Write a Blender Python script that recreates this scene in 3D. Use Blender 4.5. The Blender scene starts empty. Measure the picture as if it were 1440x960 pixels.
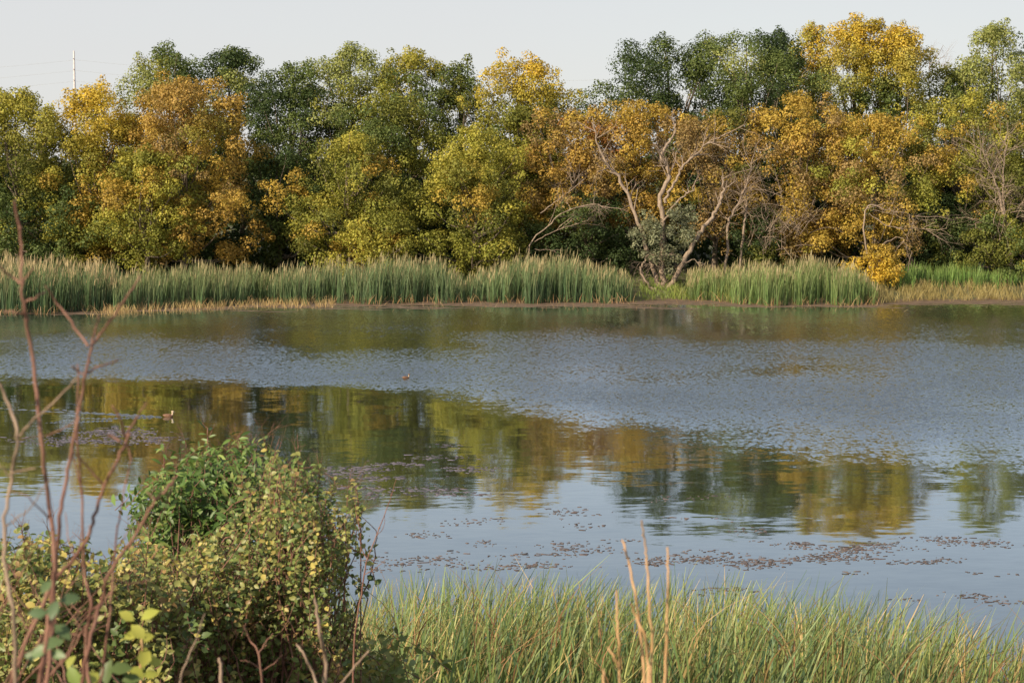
import bpy, math
import numpy as np
from mathutils import Vector

R = math.radians
SC = bpy.context.scene
COL = SC.collection

# ------------------------------------------------------------------ camera
FPX = 2800.0                      # focal length in photo pixels (1440 wide)
EYE = 6.0                         # eye height above the water
PITCH = math.atan(245.0 / FPX)    # horizon at photo row 235
cam_d = bpy.data.cameras.new('camera')
cam_d.sensor_width = 36.0
cam_d.lens = 36.0 * FPX / 1440.0
cam_d.clip_start = 0.1
cam_d.clip_end = 6000.0
cam_d.dof.use_dof = True
cam_d.dof.focus_distance = 42.0
cam_d.dof.aperture_fstop = 12.0
cam = bpy.data.objects.new('camera', cam_d)
COL.objects.link(cam)
cam.location = (0, 0, EYE)
cam.rotation_euler = (math.pi / 2 - PITCH, 0, 0)
SC.camera = cam

# ------------------------------------------------------------------ sky, sun, exposure
SUN_EL, SUN_AZ = 29.0, 228.0      # azimuth clockwise from +Y (the view direction)
world = bpy.data.worlds.new('World')
SC.world = world
world.use_nodes = True
wn = world.node_tree.nodes
wl = world.node_tree.links
wn.clear()
sky = wn.new('ShaderNodeTexSky')
sky.sky_type = 'NISHITA'
sky.sun_disc = False
sky.sun_elevation = R(SUN_EL)
sky.sun_rotation = R(SUN_AZ)
sky.altitude = 250.0
sky.air_density = 1.0
sky.dust_density = 0.6
sky.ozone_density = 1.5
bg = wn.new('ShaderNodeBackground')
bg.inputs['Strength'].default_value = 0.11
wo = wn.new('ShaderNodeOutputWorld')
# thin high cloud veil over the clear sky
tc = wn.new('ShaderNodeTexCoord')
mpv = wn.new('ShaderNodeMapping'); mpv.inputs['Scale'].default_value = (1.2, 1.2, 5.0)
vn = wn.new('ShaderNodeTexNoise'); vn.inputs['Scale'].default_value = 1.6; vn.inputs['Detail'].default_value = 5
vr = wn.new('ShaderNodeMapRange'); vr.inputs[1].default_value = .3; vr.inputs[2].default_value = .7; vr.inputs[3].default_value = .42; vr.inputs[4].default_value = .56
vm = wn.new('ShaderNodeMix'); vm.data_type = 'RGBA'; vm.inputs[7].default_value = (4.95, 4.9, 4.95, 1)
wl.new(tc.outputs['Generated'], mpv.inputs[0]); wl.new(mpv.outputs[0], vn.inputs['Vector']); wl.new(vn.outputs[0], vr.inputs[0])
sp = wn.new('ShaderNodeSeparateXYZ'); wl.new(tc.outputs['Generated'], sp.inputs[0])
hz = wn.new('ShaderNodeMapRange'); hz.interpolation_type = 'SMOOTHSTEP'; wl.new(sp.outputs[2], hz.inputs[0])
hz.inputs[1].default_value = 0.0; hz.inputs[2].default_value = .35; hz.inputs[3].default_value = .40; hz.inputs[4].default_value = 0.0
ad = wn.new('ShaderNodeMath'); ad.operation = 'ADD'; ad.use_clamp = True; wl.new(vr.outputs[0], ad.inputs[0]); wl.new(hz.outputs[0], ad.inputs[1]); wl.new(ad.outputs[0], vm.inputs[0])
wl.new(sky.outputs[0], vm.inputs[6])
wl.new(vm.outputs[2], bg.inputs['Color'])
wl.new(bg.outputs[0], wo.inputs['Surface'])

sun_d = bpy.data.lights.new('sun', 'SUN')
sun_d.energy = 5.0
sun_d.angle = R(0.6)
sun_d.color = (1.0, 0.85, 0.63)
sun = bpy.data.objects.new('sun', sun_d)
COL.objects.link(sun)
to_sun = Vector((math.sin(R(SUN_AZ)) * math.cos(R(SUN_EL)), math.cos(R(SUN_AZ)) * math.cos(R(SUN_EL)), math.sin(R(SUN_EL))))
sun.rotation_euler = to_sun.to_track_quat('Z', 'Y').to_euler()
sun.location = (-20, -20, 30)

SC.view_settings.view_transform = 'Standard'
SC.view_settings.look = 'None'
SC.view_settings.gamma = 1.0
SC.view_settings.exposure = 0.45
SC.view_settings.use_curve_mapping = False

# ------------------------------------------------------------------ helpers
def at(x, y, Y):
    """photo pixel -> world point at world distance Y"""
    cx, cy = (x - 720.0) / FPX, -(y - 480.0) / FPX
    c, s = math.cos(PITCH), math.sin(PITCH)
    d = (cx, c + cy * s, -s + cy * c)
    t = Y / d[1]
    return np.array((d[0] * t, Y, EYE + d[2] * t))

def onwater(x, y, z=0.0):
    cx, cy = (x - 720.0) / FPX, -(y - 480.0) / FPX
    c, s = math.cos(PITCH), math.sin(PITCH)
    d = (cx, c + cy * s, -s + cy * c)
    t = (z - EYE) / d[2]
    return np.array((d[0] * t, d[1] * t, z))

def nrm(v):
    return v / np.maximum(np.linalg.norm(v, axis=-1, keepdims=True), 1e-9)

def mesh_np(name, V, F, C=None, smooth=False):
    """V (n,3); F list of int arrays (m,k) with equal k each; C (n,3) colour"""
    me = bpy.data.meshes.new(name)
    V = np.asarray(V, np.float32)
    if not isinstance(F, list):
        F = [F]
    F = [np.asarray(f, np.int32) for f in F if len(f)]
    nl = sum(f.size for f in F)
    npoly = sum(len(f) for f in F)
    me.vertices.add(len(V))
    me.vertices.foreach_set('co', V.ravel())
    me.loops.add(nl)
    me.loops.foreach_set('vertex_index', np.concatenate([f.ravel() for f in F]))
    me.polygons.add(npoly)
    tot = np.concatenate([np.full(len(f), f.shape[1], np.int32) for f in F])
    st = np.concatenate(([0], np.cumsum(tot)[:-1])).astype(np.int32)
    me.polygons.foreach_set('loop_start', st)
    me.polygons.foreach_set('loop_total', tot)
    if smooth:
        me.polygons.foreach_set('use_smooth', np.ones(npoly, bool))
    me.update(calc_edges=True)
    if C is not None:
        a = me.color_attributes.new('Col', 'FLOAT_COLOR', 'POINT')
        rgba = np.ones((len(V), 4), np.float32)
        rgba[:, :3] = C
        a.data.foreach_set('color', rgba.ravel())
    return me

def link(name, me, mat=None, parent=None, loc=None):
    o = bpy.data.objects.new(name, me)
    COL.objects.link(o)
    if mat is not None and me is not None and len(me.materials) == 0:
        me.materials.append(mat)
    if parent is not None:
        o.parent = parent
    if loc is not None:
        o.location = loc
    return o

def tag(o, label=None, cat=None, group=None, kind=None):
    if label: o['label'] = label
    if cat: o['category'] = cat
    if group: o['group'] = group
    if kind: o['kind'] = kind
    return o

def empty(name, loc, label, cat, group=None):
    o = bpy.data.objects.new(name, None)
    COL.objects.link(o)
    o.location = tuple(float(v) for v in loc)
    o.empty_display_size = 0.3
    return tag(o, label, cat, group)

class Tubes:
    """collects tapered tubes into one mesh"""
    def __init__(s): s.V = []; s.F = []; s.n = 0
    def add(s, pts, rad, sides=5, cap=True):
        P = np.asarray(pts, float); k = len(P)
        r = np.asarray(rad, float)
        if r.ndim == 0: r = np.full(k, float(r))
        if len(r) != k: r = np.interp(np.linspace(0, 1, k), np.linspace(0, 1, len(r)), r)
        T = nrm(np.gradient(P, axis=0))
        ref = np.array((0.31, 0.94, 0.13))
        if abs(T[0] @ ref) > 0.9: ref = np.array((1.0, 0, 0))
        A = nrm(np.cross(T, ref)); B = np.cross(T, A)
        th = np.linspace(0, 2 * np.pi, sides, endpoint=False)
        ring = (P[:, None, :] + r[:, None, None] * (np.cos(th)[None, :, None] * A[:, None, :] + np.sin(th)[None, :, None] * B[:, None, :]))
        s.V.append(ring.reshape(-1, 3))
        i = np.arange(k - 1)[:, None] * sides; j = np.arange(sides)[None, :]; j2 = (j + 1) % sides
        s.F.append((np.stack((i + j, i + j2, i + sides + j2, i + sides + j), -1).reshape(-1, 4)) + s.n)
        s.n += k * sides
        if cap:
            s.V.append(P[[-1]] + T[[-1]] * r[-1] * 0.6); e = s.n; s.n += 1
            b = e - sides
            # cap as quads with a repeated ring walk is avoided: use thin quads around the tip
            q = [(b + a, b + (a + 1) % sides, e, e) for a in range(sides)]
            s.cap = getattr(s, 'cap', []) + [(x[0], x[1], x[2]) for x in q]
        return s
    def mesh(s, name, smooth=True, origin=(0, 0, 0)):
        V = np.concatenate(s.V) - np.asarray(origin, float)
        F = [np.concatenate(s.F)]
        if getattr(s, 'cap', None): F.append(np.array(s.cap))
        return mesh_np(name, V, F, None, smooth)

def spline(P, n=6):
    """Catmull-Rom through points"""
    P = np.asarray(P, float)
    if len(P) < 3:
        t = np.linspace(0, 1, n + 1)[:, None]
        return P[0] * (1 - t) + P[-1] * t
    Q = np.vstack((2 * P[0] - P[1], P, 2 * P[-1] - P[-2]))
    out = []
    for i in range(1, len(Q) - 2):
        t = np.linspace(0, 1, n, endpoint=False)[:, None]
        a, b, c, d = Q[i - 1], Q[i], Q[i + 1], Q[i + 2]
        out.append(0.5 * ((2 * b) + (c - a) * t + (2 * a - 5 * b + 4 * c - d) * t ** 2 + (3 * b - a - 3 * c + d) * t ** 3))
    out.append(P[[-1]])
    return np.vstack(out)

def wig(P, amp, rng):
    Q = np.array(P)
    if len(Q) > 2: Q[1:-1] += rng.normal(0, amp, (len(Q) - 2, 3))
    return Q

def grow(T, rng, p, d, L, r, depth, spread=0.6, kids=(2, 4), droop=0.0, sides=4, ends=None, shrink=(0.5, 0.8)):
    """recursive bare branch"""
    n = 5
    P = [np.array(p, float)]; dd = np.array(d, float)
    for i in range(n):
        dd = nrm(dd + rng.normal(0, 0.13, 3) + np.array((0, 0, -droop)))
        P.append(P[-1] + dd * L / n)
    P = np.array(P)
    T.add(P, [r, r * 0.45], sides if depth > 1 else 3)
    if depth <= 0:
        if ends is not None: ends.append(P[-1])
        return
    for k in range(rng.integers(*kids) + 1):
        t = rng.uniform(0.3, 1.0); i = min(int(t * n), n - 1)
        q = P[i] + (P[i + 1] - P[i]) * (t * n - i)
        nd = nrm(nrm(P[i + 1] - P[i]) + rng.normal(0, spread, 3))
        grow(T, rng, q, nd, L * rng.uniform(*shrink), r * (1 - 0.5 * t) * 0.62, depth - 1, spread, kids, droop, sides, ends, shrink)

def leaf_mesh_arrays(P, N, Tn, L, W, C, fold=0.18, fine=False):
    """leaf faces. P,N,Tn (n,3); L,W (n,); C (n,3)"""
    n = len(P)
    N = nrm(N)
    Tn = nrm(Tn - N * np.sum(Tn * N, 1, keepdims=True))
    S = np.cross(N, Tn)
    L = L[:, None]; W = W[:, None]
    if not fine:
        V = np.stack((P - Tn * L * .5, P + S * W * .5 + N * W * fold + Tn * L * .06, P + Tn * L * .5, P - S * W * .5 + N * W * fold + Tn * L * .06), 1)
        F = np.arange(n * 4).reshape(n, 4)
        return V.reshape(-1, 3), [F], np.repeat(C, 4, 0)
    # fine leaf: folded midrib, curved tip
    V = np.stack((P - Tn * L * .5,
                  P - Tn * L * .12 + S * W * .48 + N * W * fold,
                  P + Tn * L * .22 + S * W * .38 + N * W * fold * .6,
                  P + Tn * L * .5 - N * L * .10,
                  P + Tn * L * .22 - S * W * .38 + N * W * fold * .6,
                  P - Tn * L * .12 - S * W * .48 + N * W * fold,
                  P + Tn * L * .08 + N * L * .03), 1)
    b = np.arange(n)[:, None] * 7
    T1 = b + np.array([[0, 6, 1]]); T2 = b + np.array([[0, 5, 6]]); 
    Q = np.concatenate((b + np.array([[1, 6, 3, 2]]), b + np.array([[5, 4, 3, 6]])))
    return V.reshape(-1, 3), [np.concatenate((T1, T2)), Q], np.repeat(C, 7, 0)

# ------------------------------------------------------------------ materials
def newmat(name):
    m = bpy.data.materials.new(name); m.use_nodes = True
    nt = m.node_tree; nt.nodes.clear()
    out = nt.nodes.new('ShaderNodeOutputMaterial')
    return m, nt, out

def nd(nt, t, **kw):
    n = nt.nodes.new(t)
    for k, v in kw.items():
        if k.startswith('i_'):
            n.inputs[k[2:].replace('_', ' ')].default_value = v
        else: setattr(n, k, v)
    return n

def math_n(nt, op, a, b=None, c=None):
    n = nt.nodes.new('ShaderNodeMath'); n.operation = op
    for i, v in enumerate((a, b, c)):
        if v is None: continue
        if isinstance(v, (int, float)): n.inputs[i].default_value = v
        else: nt.links.new(v, n.inputs[i])
    return n.outputs[0]

def leaf_material(name, trans=0.3, rough=0.55, spec=0.3, tint=(1.0, 1.0, 0.75)):
    m, nt, out = newmat(name)
    at_ = nd(nt, 'ShaderNodeAttribute', attribute_name='Col')
    no = nd(nt, 'ShaderNodeTexNoise'); no.inputs['Scale'].default_value = 9.0
    geo = nd(nt, 'ShaderNodeNewGeometry')
    nt.links.new(geo.outputs['Position'], no.inputs['Vector'])
    mul = nd(nt, 'ShaderNodeMix', data_type='RGBA', blend_type='MULTIPLY'); mul.inputs[0].default_value = 1
    ramp = nd(nt, 'ShaderNodeMapRange'); ramp.inputs[1].default_value = .3; ramp.inputs[2].default_value = .7
    ramp.inputs[3].default_value = .9; ramp.inputs[4].default_value = 1.1
    nt.links.new(no.outputs[0], ramp.inputs[0])
    nt.links.new(at_.outputs['Color'], mul.inputs[6]); nt.links.new(ramp.outputs[0], mul.inputs[7])
    p = nd(nt, 'ShaderNodeBsdfPrincipled'); p.inputs['Roughness'].default_value = rough
    p.inputs['Specular IOR Level'].default_value = spec
    nt.links.new(mul.outputs[2], p.inputs['Base Color'])
    tr = nd(nt, 'ShaderNodeBsdfTranslucent')
    t2 = nd(nt, 'ShaderNodeMix', data_type='RGBA', blend_type='MULTIPLY'); t2.inputs[0].default_value = 1
    nt.links.new(mul.outputs[2], t2.inputs[6]); t2.inputs[7].default_value = (*tint, 1)
    nt.links.new(t2.outputs[2], tr.inputs['Color'])
    mx = nd(nt, 'ShaderNodeMixShader'); mx.inputs[0].default_value = trans
    nt.links.new(p.outputs[0], mx.inputs[1]); nt.links.new(tr.outputs[0], mx.inputs[2])
    nt.links.new(mx.outputs[0], out.inputs[0])
    return m

def bark_material(name, c1, c2, scale=14.0, rough=0.9, bump=0.4):
    m, nt, out = newmat(name)
    geo = nd(nt, 'ShaderNodeNewGeometry')
    mp = nd(nt, 'ShaderNodeMapping'); mp.inputs['Scale'].default_value = (1, 1, 0.25)
    nt.links.new(geo.outputs['Position'], mp.inputs[0])
    no = nd(nt, 'ShaderNodeTexNoise'); no.inputs['Scale'].default_value = scale; no.inputs['Detail'].default_value = 6
    nt.links.new(mp.outputs[0], no.inputs['Vector'])
    cr = nd(nt, 'ShaderNodeValToRGB')
    cr.color_ramp.elements[0].position = .32; cr.color_ramp.elements[0].color = (*c1, 1)
    cr.color_ramp.elements[1].position = .68; cr.color_ramp.elements[1].color = (*c2, 1)
    nt.links.new(no.outputs[0], cr.inputs[0])
    p = nd(nt, 'ShaderNodeBsdfPrincipled'); p.inputs['Roughness'].default_value = rough
    p.inputs['Specular IOR Level'].default_value = .2
    nt.links.new(cr.outputs[0], p.inputs['Base Color'])
    bp = nd(nt, 'ShaderNodeBump'); bp.inputs['Strength'].default_value = bump; bp.inputs['Distance'].default_value = .02
    nt.links.new(no.outputs[0], bp.inputs['Height']); nt.links.new(bp.outputs[0], p.inputs['Normal'])
    nt.links.new(p.outputs[0], out.inputs[0])
    return m

M_LEAF = leaf_material('tree_leaves', trans=0.34, rough=0.6, spec=0.25)
M_SHRUB = leaf_material('shrub_leaves', trans=0.3, rough=0.45, spec=0.4)
M_REED = leaf_material('reed_blades', trans=0.22, rough=0.5, spec=0.35)
M_BARK = bark_material('grey_bark', (.10, .075, .055), (.24, .19, .145))
M_DEAD = bark_material('dead_wood', (.17, .125, .092), (.35, .265, .195))
M_DARKBARK = bark_material('shaded_bark', (.05, .04, .03), (.12, .09, .07))
M_REDTWIG = bark_material('red_twig', (.15, .07, .052), (.29, .16, .115), 40)
M_DRYSTEM = bark_material('dry_stem', (.42, .24, .11), (.6, .38, .2), 60)
M_GREYTWIG = bark_material('grey_twig', (.2, .14, .1), (.36, .26, .19), 40)

# ------------------------------------------------------------------ terrain
SHX = [-60, -24, -21, -16.5, -14, -10.9, -2, 5.4, 6.5, 8.5, 10, 12, 16, 17.5, 20, 26, 60]
SHY = [80, 81.5, 82, 83.5, 86.0, 88, 88.8, 88.8, 90.6, 90.2, 88, 87.2, 87.6, 89.5, 90.2, 90.5, 86]
def shore(X): return np.interp(X, SHX, SHY)
NBX = [0, 6, 9, 12, 16.2, 18.5, 22, 30]
NBZ = [4.4, 3.7, 3.15, 1.9, 0.12, -0.12, -0.6, -1.2]
def sn(X, Y, k, s):
    return (np.sin(X * k + s) * np.cos(Y * k * 1.3 + s * 2.1) + .5 * np.sin(X * k * 2.3 + Y * k * 1.7 + s * .7))
def ground_z(X, Y):
    X = np.asarray(X, float); Y = np.asarray(Y, float)
    near = np.interp(Y + 0.5 * np.sin(X * .35), NBX, NBZ)
    near = np.where(Y < 0, 4.4 - 0.0 * Y, near)
    s = shore(X)
    d = Y - s
    far = np.where(d < 0, np.maximum(-1.3, -0.02 + 0.028 * d + np.minimum(0, (d + 9) * .2)), np.minimum(d * .15, .55 + d * .02))
    far = np.where(d > 40, .55 + .8 + (d - 40) * .004, far)
    z = np.where(Y < 45, near, far)
    side = np.clip((np.abs(X) - 75) / 15, 0, 1)
    z = z * (1 - side) + np.maximum(z, .8) * side
    return z + np.where((Y < 17), .04, .015) * sn(X, Y, 1.1, .3)

gx = np.unique(np.concatenate((np.arange(-40, 40.01, .8), np.arange(-130, 131, 5.0), [-3000, -1500, -700, -350, -200, 200, 350, 700, 1500, 3000])))
gy = np.unique(np.concatenate((np.arange(-10, 30, .5), np.arange(30, 76, 2.0), np.arange(76, 112, .4), np.arange(112, 160, 3.0), [-2000, -600, -200, -80, -30, 200, 260, 400, 700, 1200, 2000, 3500])))
GX, GY = np.meshgrid(gx, gy)
GZ = ground_z(GX, GY)
V = np.stack((GX, GY, GZ), -1).reshape(-1, 3)
nx, ny = len(gx), len(gy)
ii = (np.arange(ny - 1)[:, None] * nx + np.arange(nx - 1)[None, :]).ravel()
F = np.stack((ii, ii + 1, ii + nx + 1, ii + nx), -1)
m, nt, out = newmat('ground_earth')
geo = nd(nt, 'ShaderNodeNewGeometry')
n1 = nd(nt, 'ShaderNodeTexNoise'); n1.inputs['Scale'].default_value = 1.6; n1.inputs['Detail'].default_value = 8
nt.links.new(geo.outputs['Position'], n1.inputs['Vector'])
cr = nd(nt, 'ShaderNodeValToRGB')
cr.color_ramp.elements[0].position = .3; cr.color_ramp.elements[0].color = (.045, .05, .018, 1)
cr.color_ramp.elements[1].position = .7; cr.color_ramp.elements[1].color = (.12, .11, .04, 1)
nt.links.new(n1.outputs[0], cr.inputs[0])
p = nd(nt, 'ShaderNodeBsdfPrincipled'); p.inputs['Roughness'].default_value = .95
nt.links.new(cr.outputs[0], p.inputs['Base Color'])
bp = nd(nt, 'ShaderNodeBump'); bp.inputs['Strength'].default_value = .6; bp.inputs['Distance'].default_value = .05
nt.links.new(n1.outputs[0], bp.inputs['Height']); nt.links.new(bp.outputs[0], p.inputs['Normal'])
nt.links.new(p.outputs[0], out.inputs[0])
tag(link('ground', mesh_np('ground', V, F, None, True), m), kind='structure', label='grassy ground around the pond reaching to the horizon')

# mud flat along the far shore: a thin sheet that breaks the surface in uneven patches
mx_ = np.arange(-34, 34.01, .3); my_ = np.arange(76.5, 93, .2)
MX, MY = np.meshgrid(mx_, my_)
d = MY - shore(MX)
edge = np.interp(MX, [-34, -22, -17, -12, -6, 0, 6, 10, 16, 22, 34], [78.5, 79, 79.6, 80.2, 81.2, 82.0, 81.2, 82.6, 83.2, 83.2, 83])
t = (MY - edge) / np.maximum(shore(MX) - edge, .5)
rng = np.random.default_rng(3)
fb = sn(MX, MY * 2.2, .55, 1.0) * .35 + sn(MX, MY * 2.4, 1.7, 2.0) * .4 + sn(MX, MY * 2.5, 4.1, .4) * .3
MZ = -0.022 + .05 * np.clip(t, -.6, 1.0) + .022 * fb - .006 + np.where(d > 0, np.minimum(d * .15, .55 + d * .02) * .55, 0)
MZ = np.where(d > 1.2, ground_z(MX, MY) - .12, MZ)
MZ = np.where(t < -.5, -.3, MZ)
V = np.stack((MX, MY, MZ), -1).reshape(-1, 3)
nx, ny = len(mx_), len(my_)
ii = (np.arange(ny - 1)[:, None] * nx + np.arange(nx - 1)[None, :]).ravel()
F = np.stack((ii, ii + 1, ii + nx + 1, ii + nx), -1)
m, nt, out = newmat('wet_mud')
geo = nd(nt, 'ShaderNodeNewGeometry')
n1 = nd(nt, 'ShaderNodeTexNoise'); n1.inputs['Scale'].default_value = 3.0; n1.inputs['Detail'].default_value = 7
nt.links.new(geo.outputs['Position'], n1.inputs['Vector'])
cr = nd(nt, 'ShaderNodeValToRGB')
cr.color_ramp.elements[0].position = .3; cr.color_ramp.elements[0].color = (.085, .056, .037, 1)
cr.color_ramp.elements[1].position = .7; cr.color_ramp.elements[1].color = (.19, .125, .082, 1)
nt.links.new(n1.outputs[0], cr.inputs[0])
p = nd(nt, 'ShaderNodeBsdfPrincipled'); p.inputs['Roughness'].default_value = .6
nt.links.new(cr.outputs[0], p.inputs['Base Color'])
bp = nd(nt, 'ShaderNodeBump'); bp.inputs['Strength'].default_value = .7; bp.inputs['Distance'].default_value = .03
nt.links.new(n1.outputs[0], bp.inputs['Height']); nt.links.new(bp.outputs[0], p.inputs['Normal'])
nt.links.new(p.outputs[0], out.inputs[0])
tag(link('mud_flat', mesh_np('mud_flat', V, F, None, True), m), kind='structure', label='strip of wet brown mud along the far shore')

# ------------------------------------------------------------------ water
def water_material():
    m, nt, out = newmat('pond_water')
    L = nt.links.new
    geo = nd(nt, 'ShaderNodeNewGeometry')
    pos = geo.outputs['Position']
    sep = nd(nt, 'ShaderNodeSeparateXYZ'); L(pos, sep.inputs[0])
    X, Y = sep.outputs[0], sep.outputs[1]
    # edge of the wind-ruffled sheet: distance as a function of X
    fc = nd(nt, 'ShaderNodeFloatCurve')
    cur = fc.mapping.curves[0]
    pts = [(-30, 57), (-14.4, 56.0), (-8, 55.6), (-3.1, 53.8), (-.8, 51.5), (1.4, 48.0), (5, 45.8), (10.7, 43.6), (30, 40)]
    cp = [((x + 30) / 60.0, (y - 30) / 40.0) for x, y in pts]
    cur.points[0].location = cp[0]; cur.points[1].location = cp[-1]
    for c in cp[1:-1]: cur.points.new(*c)
    fc.mapping.update()
    xn = math_n(nt, 'MULTIPLY_ADD', X, 1 / 60.0, .5)
    L(xn, fc.inputs['Value'])
    yb = math_n(nt, 'MULTIPLY_ADD', fc.outputs[0], 40.0, 30.0)
    wob = nd(nt, 'ShaderNodeTexNoise'); wob.inputs['Scale'].default_value = .55; wob.inputs['Detail'].default_value = 5
    mpw = nd(nt, 'ShaderNodeMapping'); mpw.inputs['Scale'].default_value = (.7, 1.0, 1)
    L(pos, mpw.inputs[0]); L(mpw.outputs[0], wob.inputs['Vector'])
    ywob = math_n(nt, 'MULTIPLY_ADD', wob.outputs[0], 4.0, -2.0)
    fine = nd(nt, 'ShaderNodeTexNoise'); fine.inputs['Scale'].default_value = 2.6; fine.inputs['Detail'].default_value = 4
    L(mpw.outputs[0], fine.inputs['Vector'])
    dist = math_n(nt, 'SUBTRACT', math_n(nt, 'ADD', math_n(nt, 'ADD', Y, ywob), math_n(nt, 'MULTIPLY_ADD', fine.outputs[0], 5.0, -2.5)), yb)
    # crisp edge on the left, soft on the right
    soft = nd(nt, 'ShaderNodeMapRange'); L(X, soft.inputs[0])
    soft.inputs[1].default_value = -6; soft.inputs[2].default_value = 6; soft.inputs[3].default_value = 2.2; soft.inputs[4].default_value = 7.5
    wind = nd(nt, 'ShaderNodeMapRange'); wind.interpolation_type = 'SMOOTHSTEP'
    L(math_n(nt, 'DIVIDE', dist, soft.outputs[0]), wind.inputs[0])
    wind.inputs[1].default_value = -1; wind.inputs[2].default_value = 1
    # lee of the far reeds: ripples die out towards the shore, with calmer patches
    lee = nd(nt, 'ShaderNodeMapRange'); lee.interpolation_type = 'SMOOTHSTEP'
    L(math_n(nt, 'ADD', Y, math_n(nt, 'MULTIPLY', ywob, 2.0)), lee.inputs[0])
    lee.inputs[1].default_value = 62; lee.inputs[2].default_value = 77; lee.inputs[3].default_value = 1.0; lee.inputs[4].default_value = .6
    pat = nd(nt, 'ShaderNodeTexNoise'); pat.inputs['Scale'].default_value = .16; pat.inputs['Detail'].default_value = 4
    mpp = nd(nt, 'ShaderNodeMapping'); mpp.inputs['Scale'].default_value = (.8, .5, 1); mpp.inputs['Location'].default_value = (3.3, 1.2, 0)
    L(pos, mpp.inputs[0]); L(mpp.outputs[0], pat.inputs['Vector'])
    patr = nd(nt, 'ShaderNodeMapRange'); L(pat.outputs[0], patr.inputs[0])
    patr.inputs[1].default_value = .36; patr.inputs[2].default_value = .58; patr.inputs[3].default_value = .35; patr.inputs[4].default_value = 1.0
    amp = math_n(nt, 'MULTIPLY', math_n(nt, 'MULTIPLY', wind.outputs[0], lee.outputs[0]), patr.outputs[0])
    # slopes
    def slope(scale, sx, sy, detail=2.0, off=0.0):
        mp = nd(nt, 'ShaderNodeMapping'); mp.inputs['Scale'].default_value = (sx, sy, 1); mp.inputs['Location'].default_value = (off, off * .7, 0)
        L(pos, mp.inputs[0])
        n = nd(nt, 'ShaderNodeTexNoise'); n.inputs['Scale'].default_value = scale; n.inputs['Detail'].default_value = detail
        L(mp.outputs[0], n.inputs['Vector'])
        v = nd(nt, 'ShaderNodeVectorMath', operation='SUBTRACT'); L(n.outputs['Color'], v.inputs[0]); v.inputs[1].default_value = (.5, .5, .5)
        return v.outputs[0]
    def sc(v, s):
        n = nd(nt, 'ShaderNodeVectorMath', operation='SCALE'); L(v, n.inputs[0])
        if isinstance(s, float): n.inputs['Scale'].default_value = s
        else: L(s, n.inputs['Scale'])
        return n.outputs[0]
    def add(a, b):
        n = nd(nt, 'ShaderNodeVectorMath', operation='ADD'); L(a, n.inputs[0]); L(b, n.inputs[1]); return n.outputs[0]
    ripple = add(sc(slope(21.0, .7, .8, 2.0), .74), sc(slope(11.0, .85, .42, 3.0, 5.0), .52))
    ripple = sc(ripple, amp)
    calm = add(sc(slope(.9, .45, 1.0, 3.0, 9.0), .024), sc(slope(5.0, .5, 1.2, 3.0, 2.0), .026))
    tot = add(ripple, calm)
    fl = nd(nt, 'ShaderNodeVectorMath', operation='MULTIPLY'); L(tot, fl.inputs[0]); fl.inputs[1].default_value = (.75, 1.0, 0)
    # the eye sees wavelets mostly on the faces turned towards it
    tl = nd(nt, 'ShaderNodeCombineXYZ'); tl.inputs[0].default_value = 0; tl.inputs[2].default_value = 1
    L(math_n(nt, 'MULTIPLY', amp, -.14), tl.inputs[1])
    nn = nd(nt, 'ShaderNodeVectorMath', operation='NORMALIZE'); L(add(fl.outputs[0], tl.outputs[0]), nn.inputs[0])
    df = nd(nt, 'ShaderNodeBsdfDiffuse'); df.inputs['Color'].default_value = (.030, .032, .022, 1)
    gl = nd(nt, 'ShaderNodeBsdfGlossy'); gl.inputs['Color'].default_value = (.85, .94, 1.0, 1); gl.inputs['Roughness'].default_value = .035
    L(nn.outputs[0], gl.inputs['Normal'])
    fr = nd(nt, 'ShaderNodeFresnel'); fr.inputs['IOR'].default_value = 1.333; L(nn.outputs[0], fr.inputs['Normal'])
    fac = nd(nt, 'ShaderNodeMath', operation='MULTIPLY', use_clamp=True); L(fr.outputs[0], fac.inputs[0]); fac.inputs[1].default_value = 1.66
    mx = nd(nt, 'ShaderNodeMixShader'); L(fac.outputs[0], mx.inputs[0]); L(df.outputs[0], mx.inputs[1]); L(gl.outputs[0], mx.inputs[2])
    L(mx.outputs[0], out.inputs[0])
    return m
M_WATER = water_material()
wx = np.linspace(-90, 90, 37); wy = np.linspace(12, 100, 23)
WX, WY = np.meshgrid(wx, wy)
V = np.stack((WX, WY, np.zeros_like(WX)), -1).reshape(-1, 3)
ii = (np.arange(22)[:, None] * 37 + np.arange(36)[None, :]).ravel()
tag(link('pond_water', mesh_np('pond_water', V, np.stack((ii, ii + 1, ii + 38, ii + 37), -1)), M_WATER), kind='structure', label='pond water, calm near and wind-ruffled farther out')

# ------------------------------------------------------------------ trees
PAL = dict(
    gold=(.46, .32, .06), orange=(.43, .28, .062), tan=(.33, .225, .085), rust=(.33, .155, .045),
    yellow=(.62, .43, .055), lime=(.40, .36, .06), ygreen=(.26, .258, .045), olive=(.17, .178, .036),
    green=(.13, .168, .045), lgreen=(.30, .32, .095), dgreen=(.058, .088, .027), willow=(.25, .26, .15), blue=(.07, .10, .05))

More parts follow.
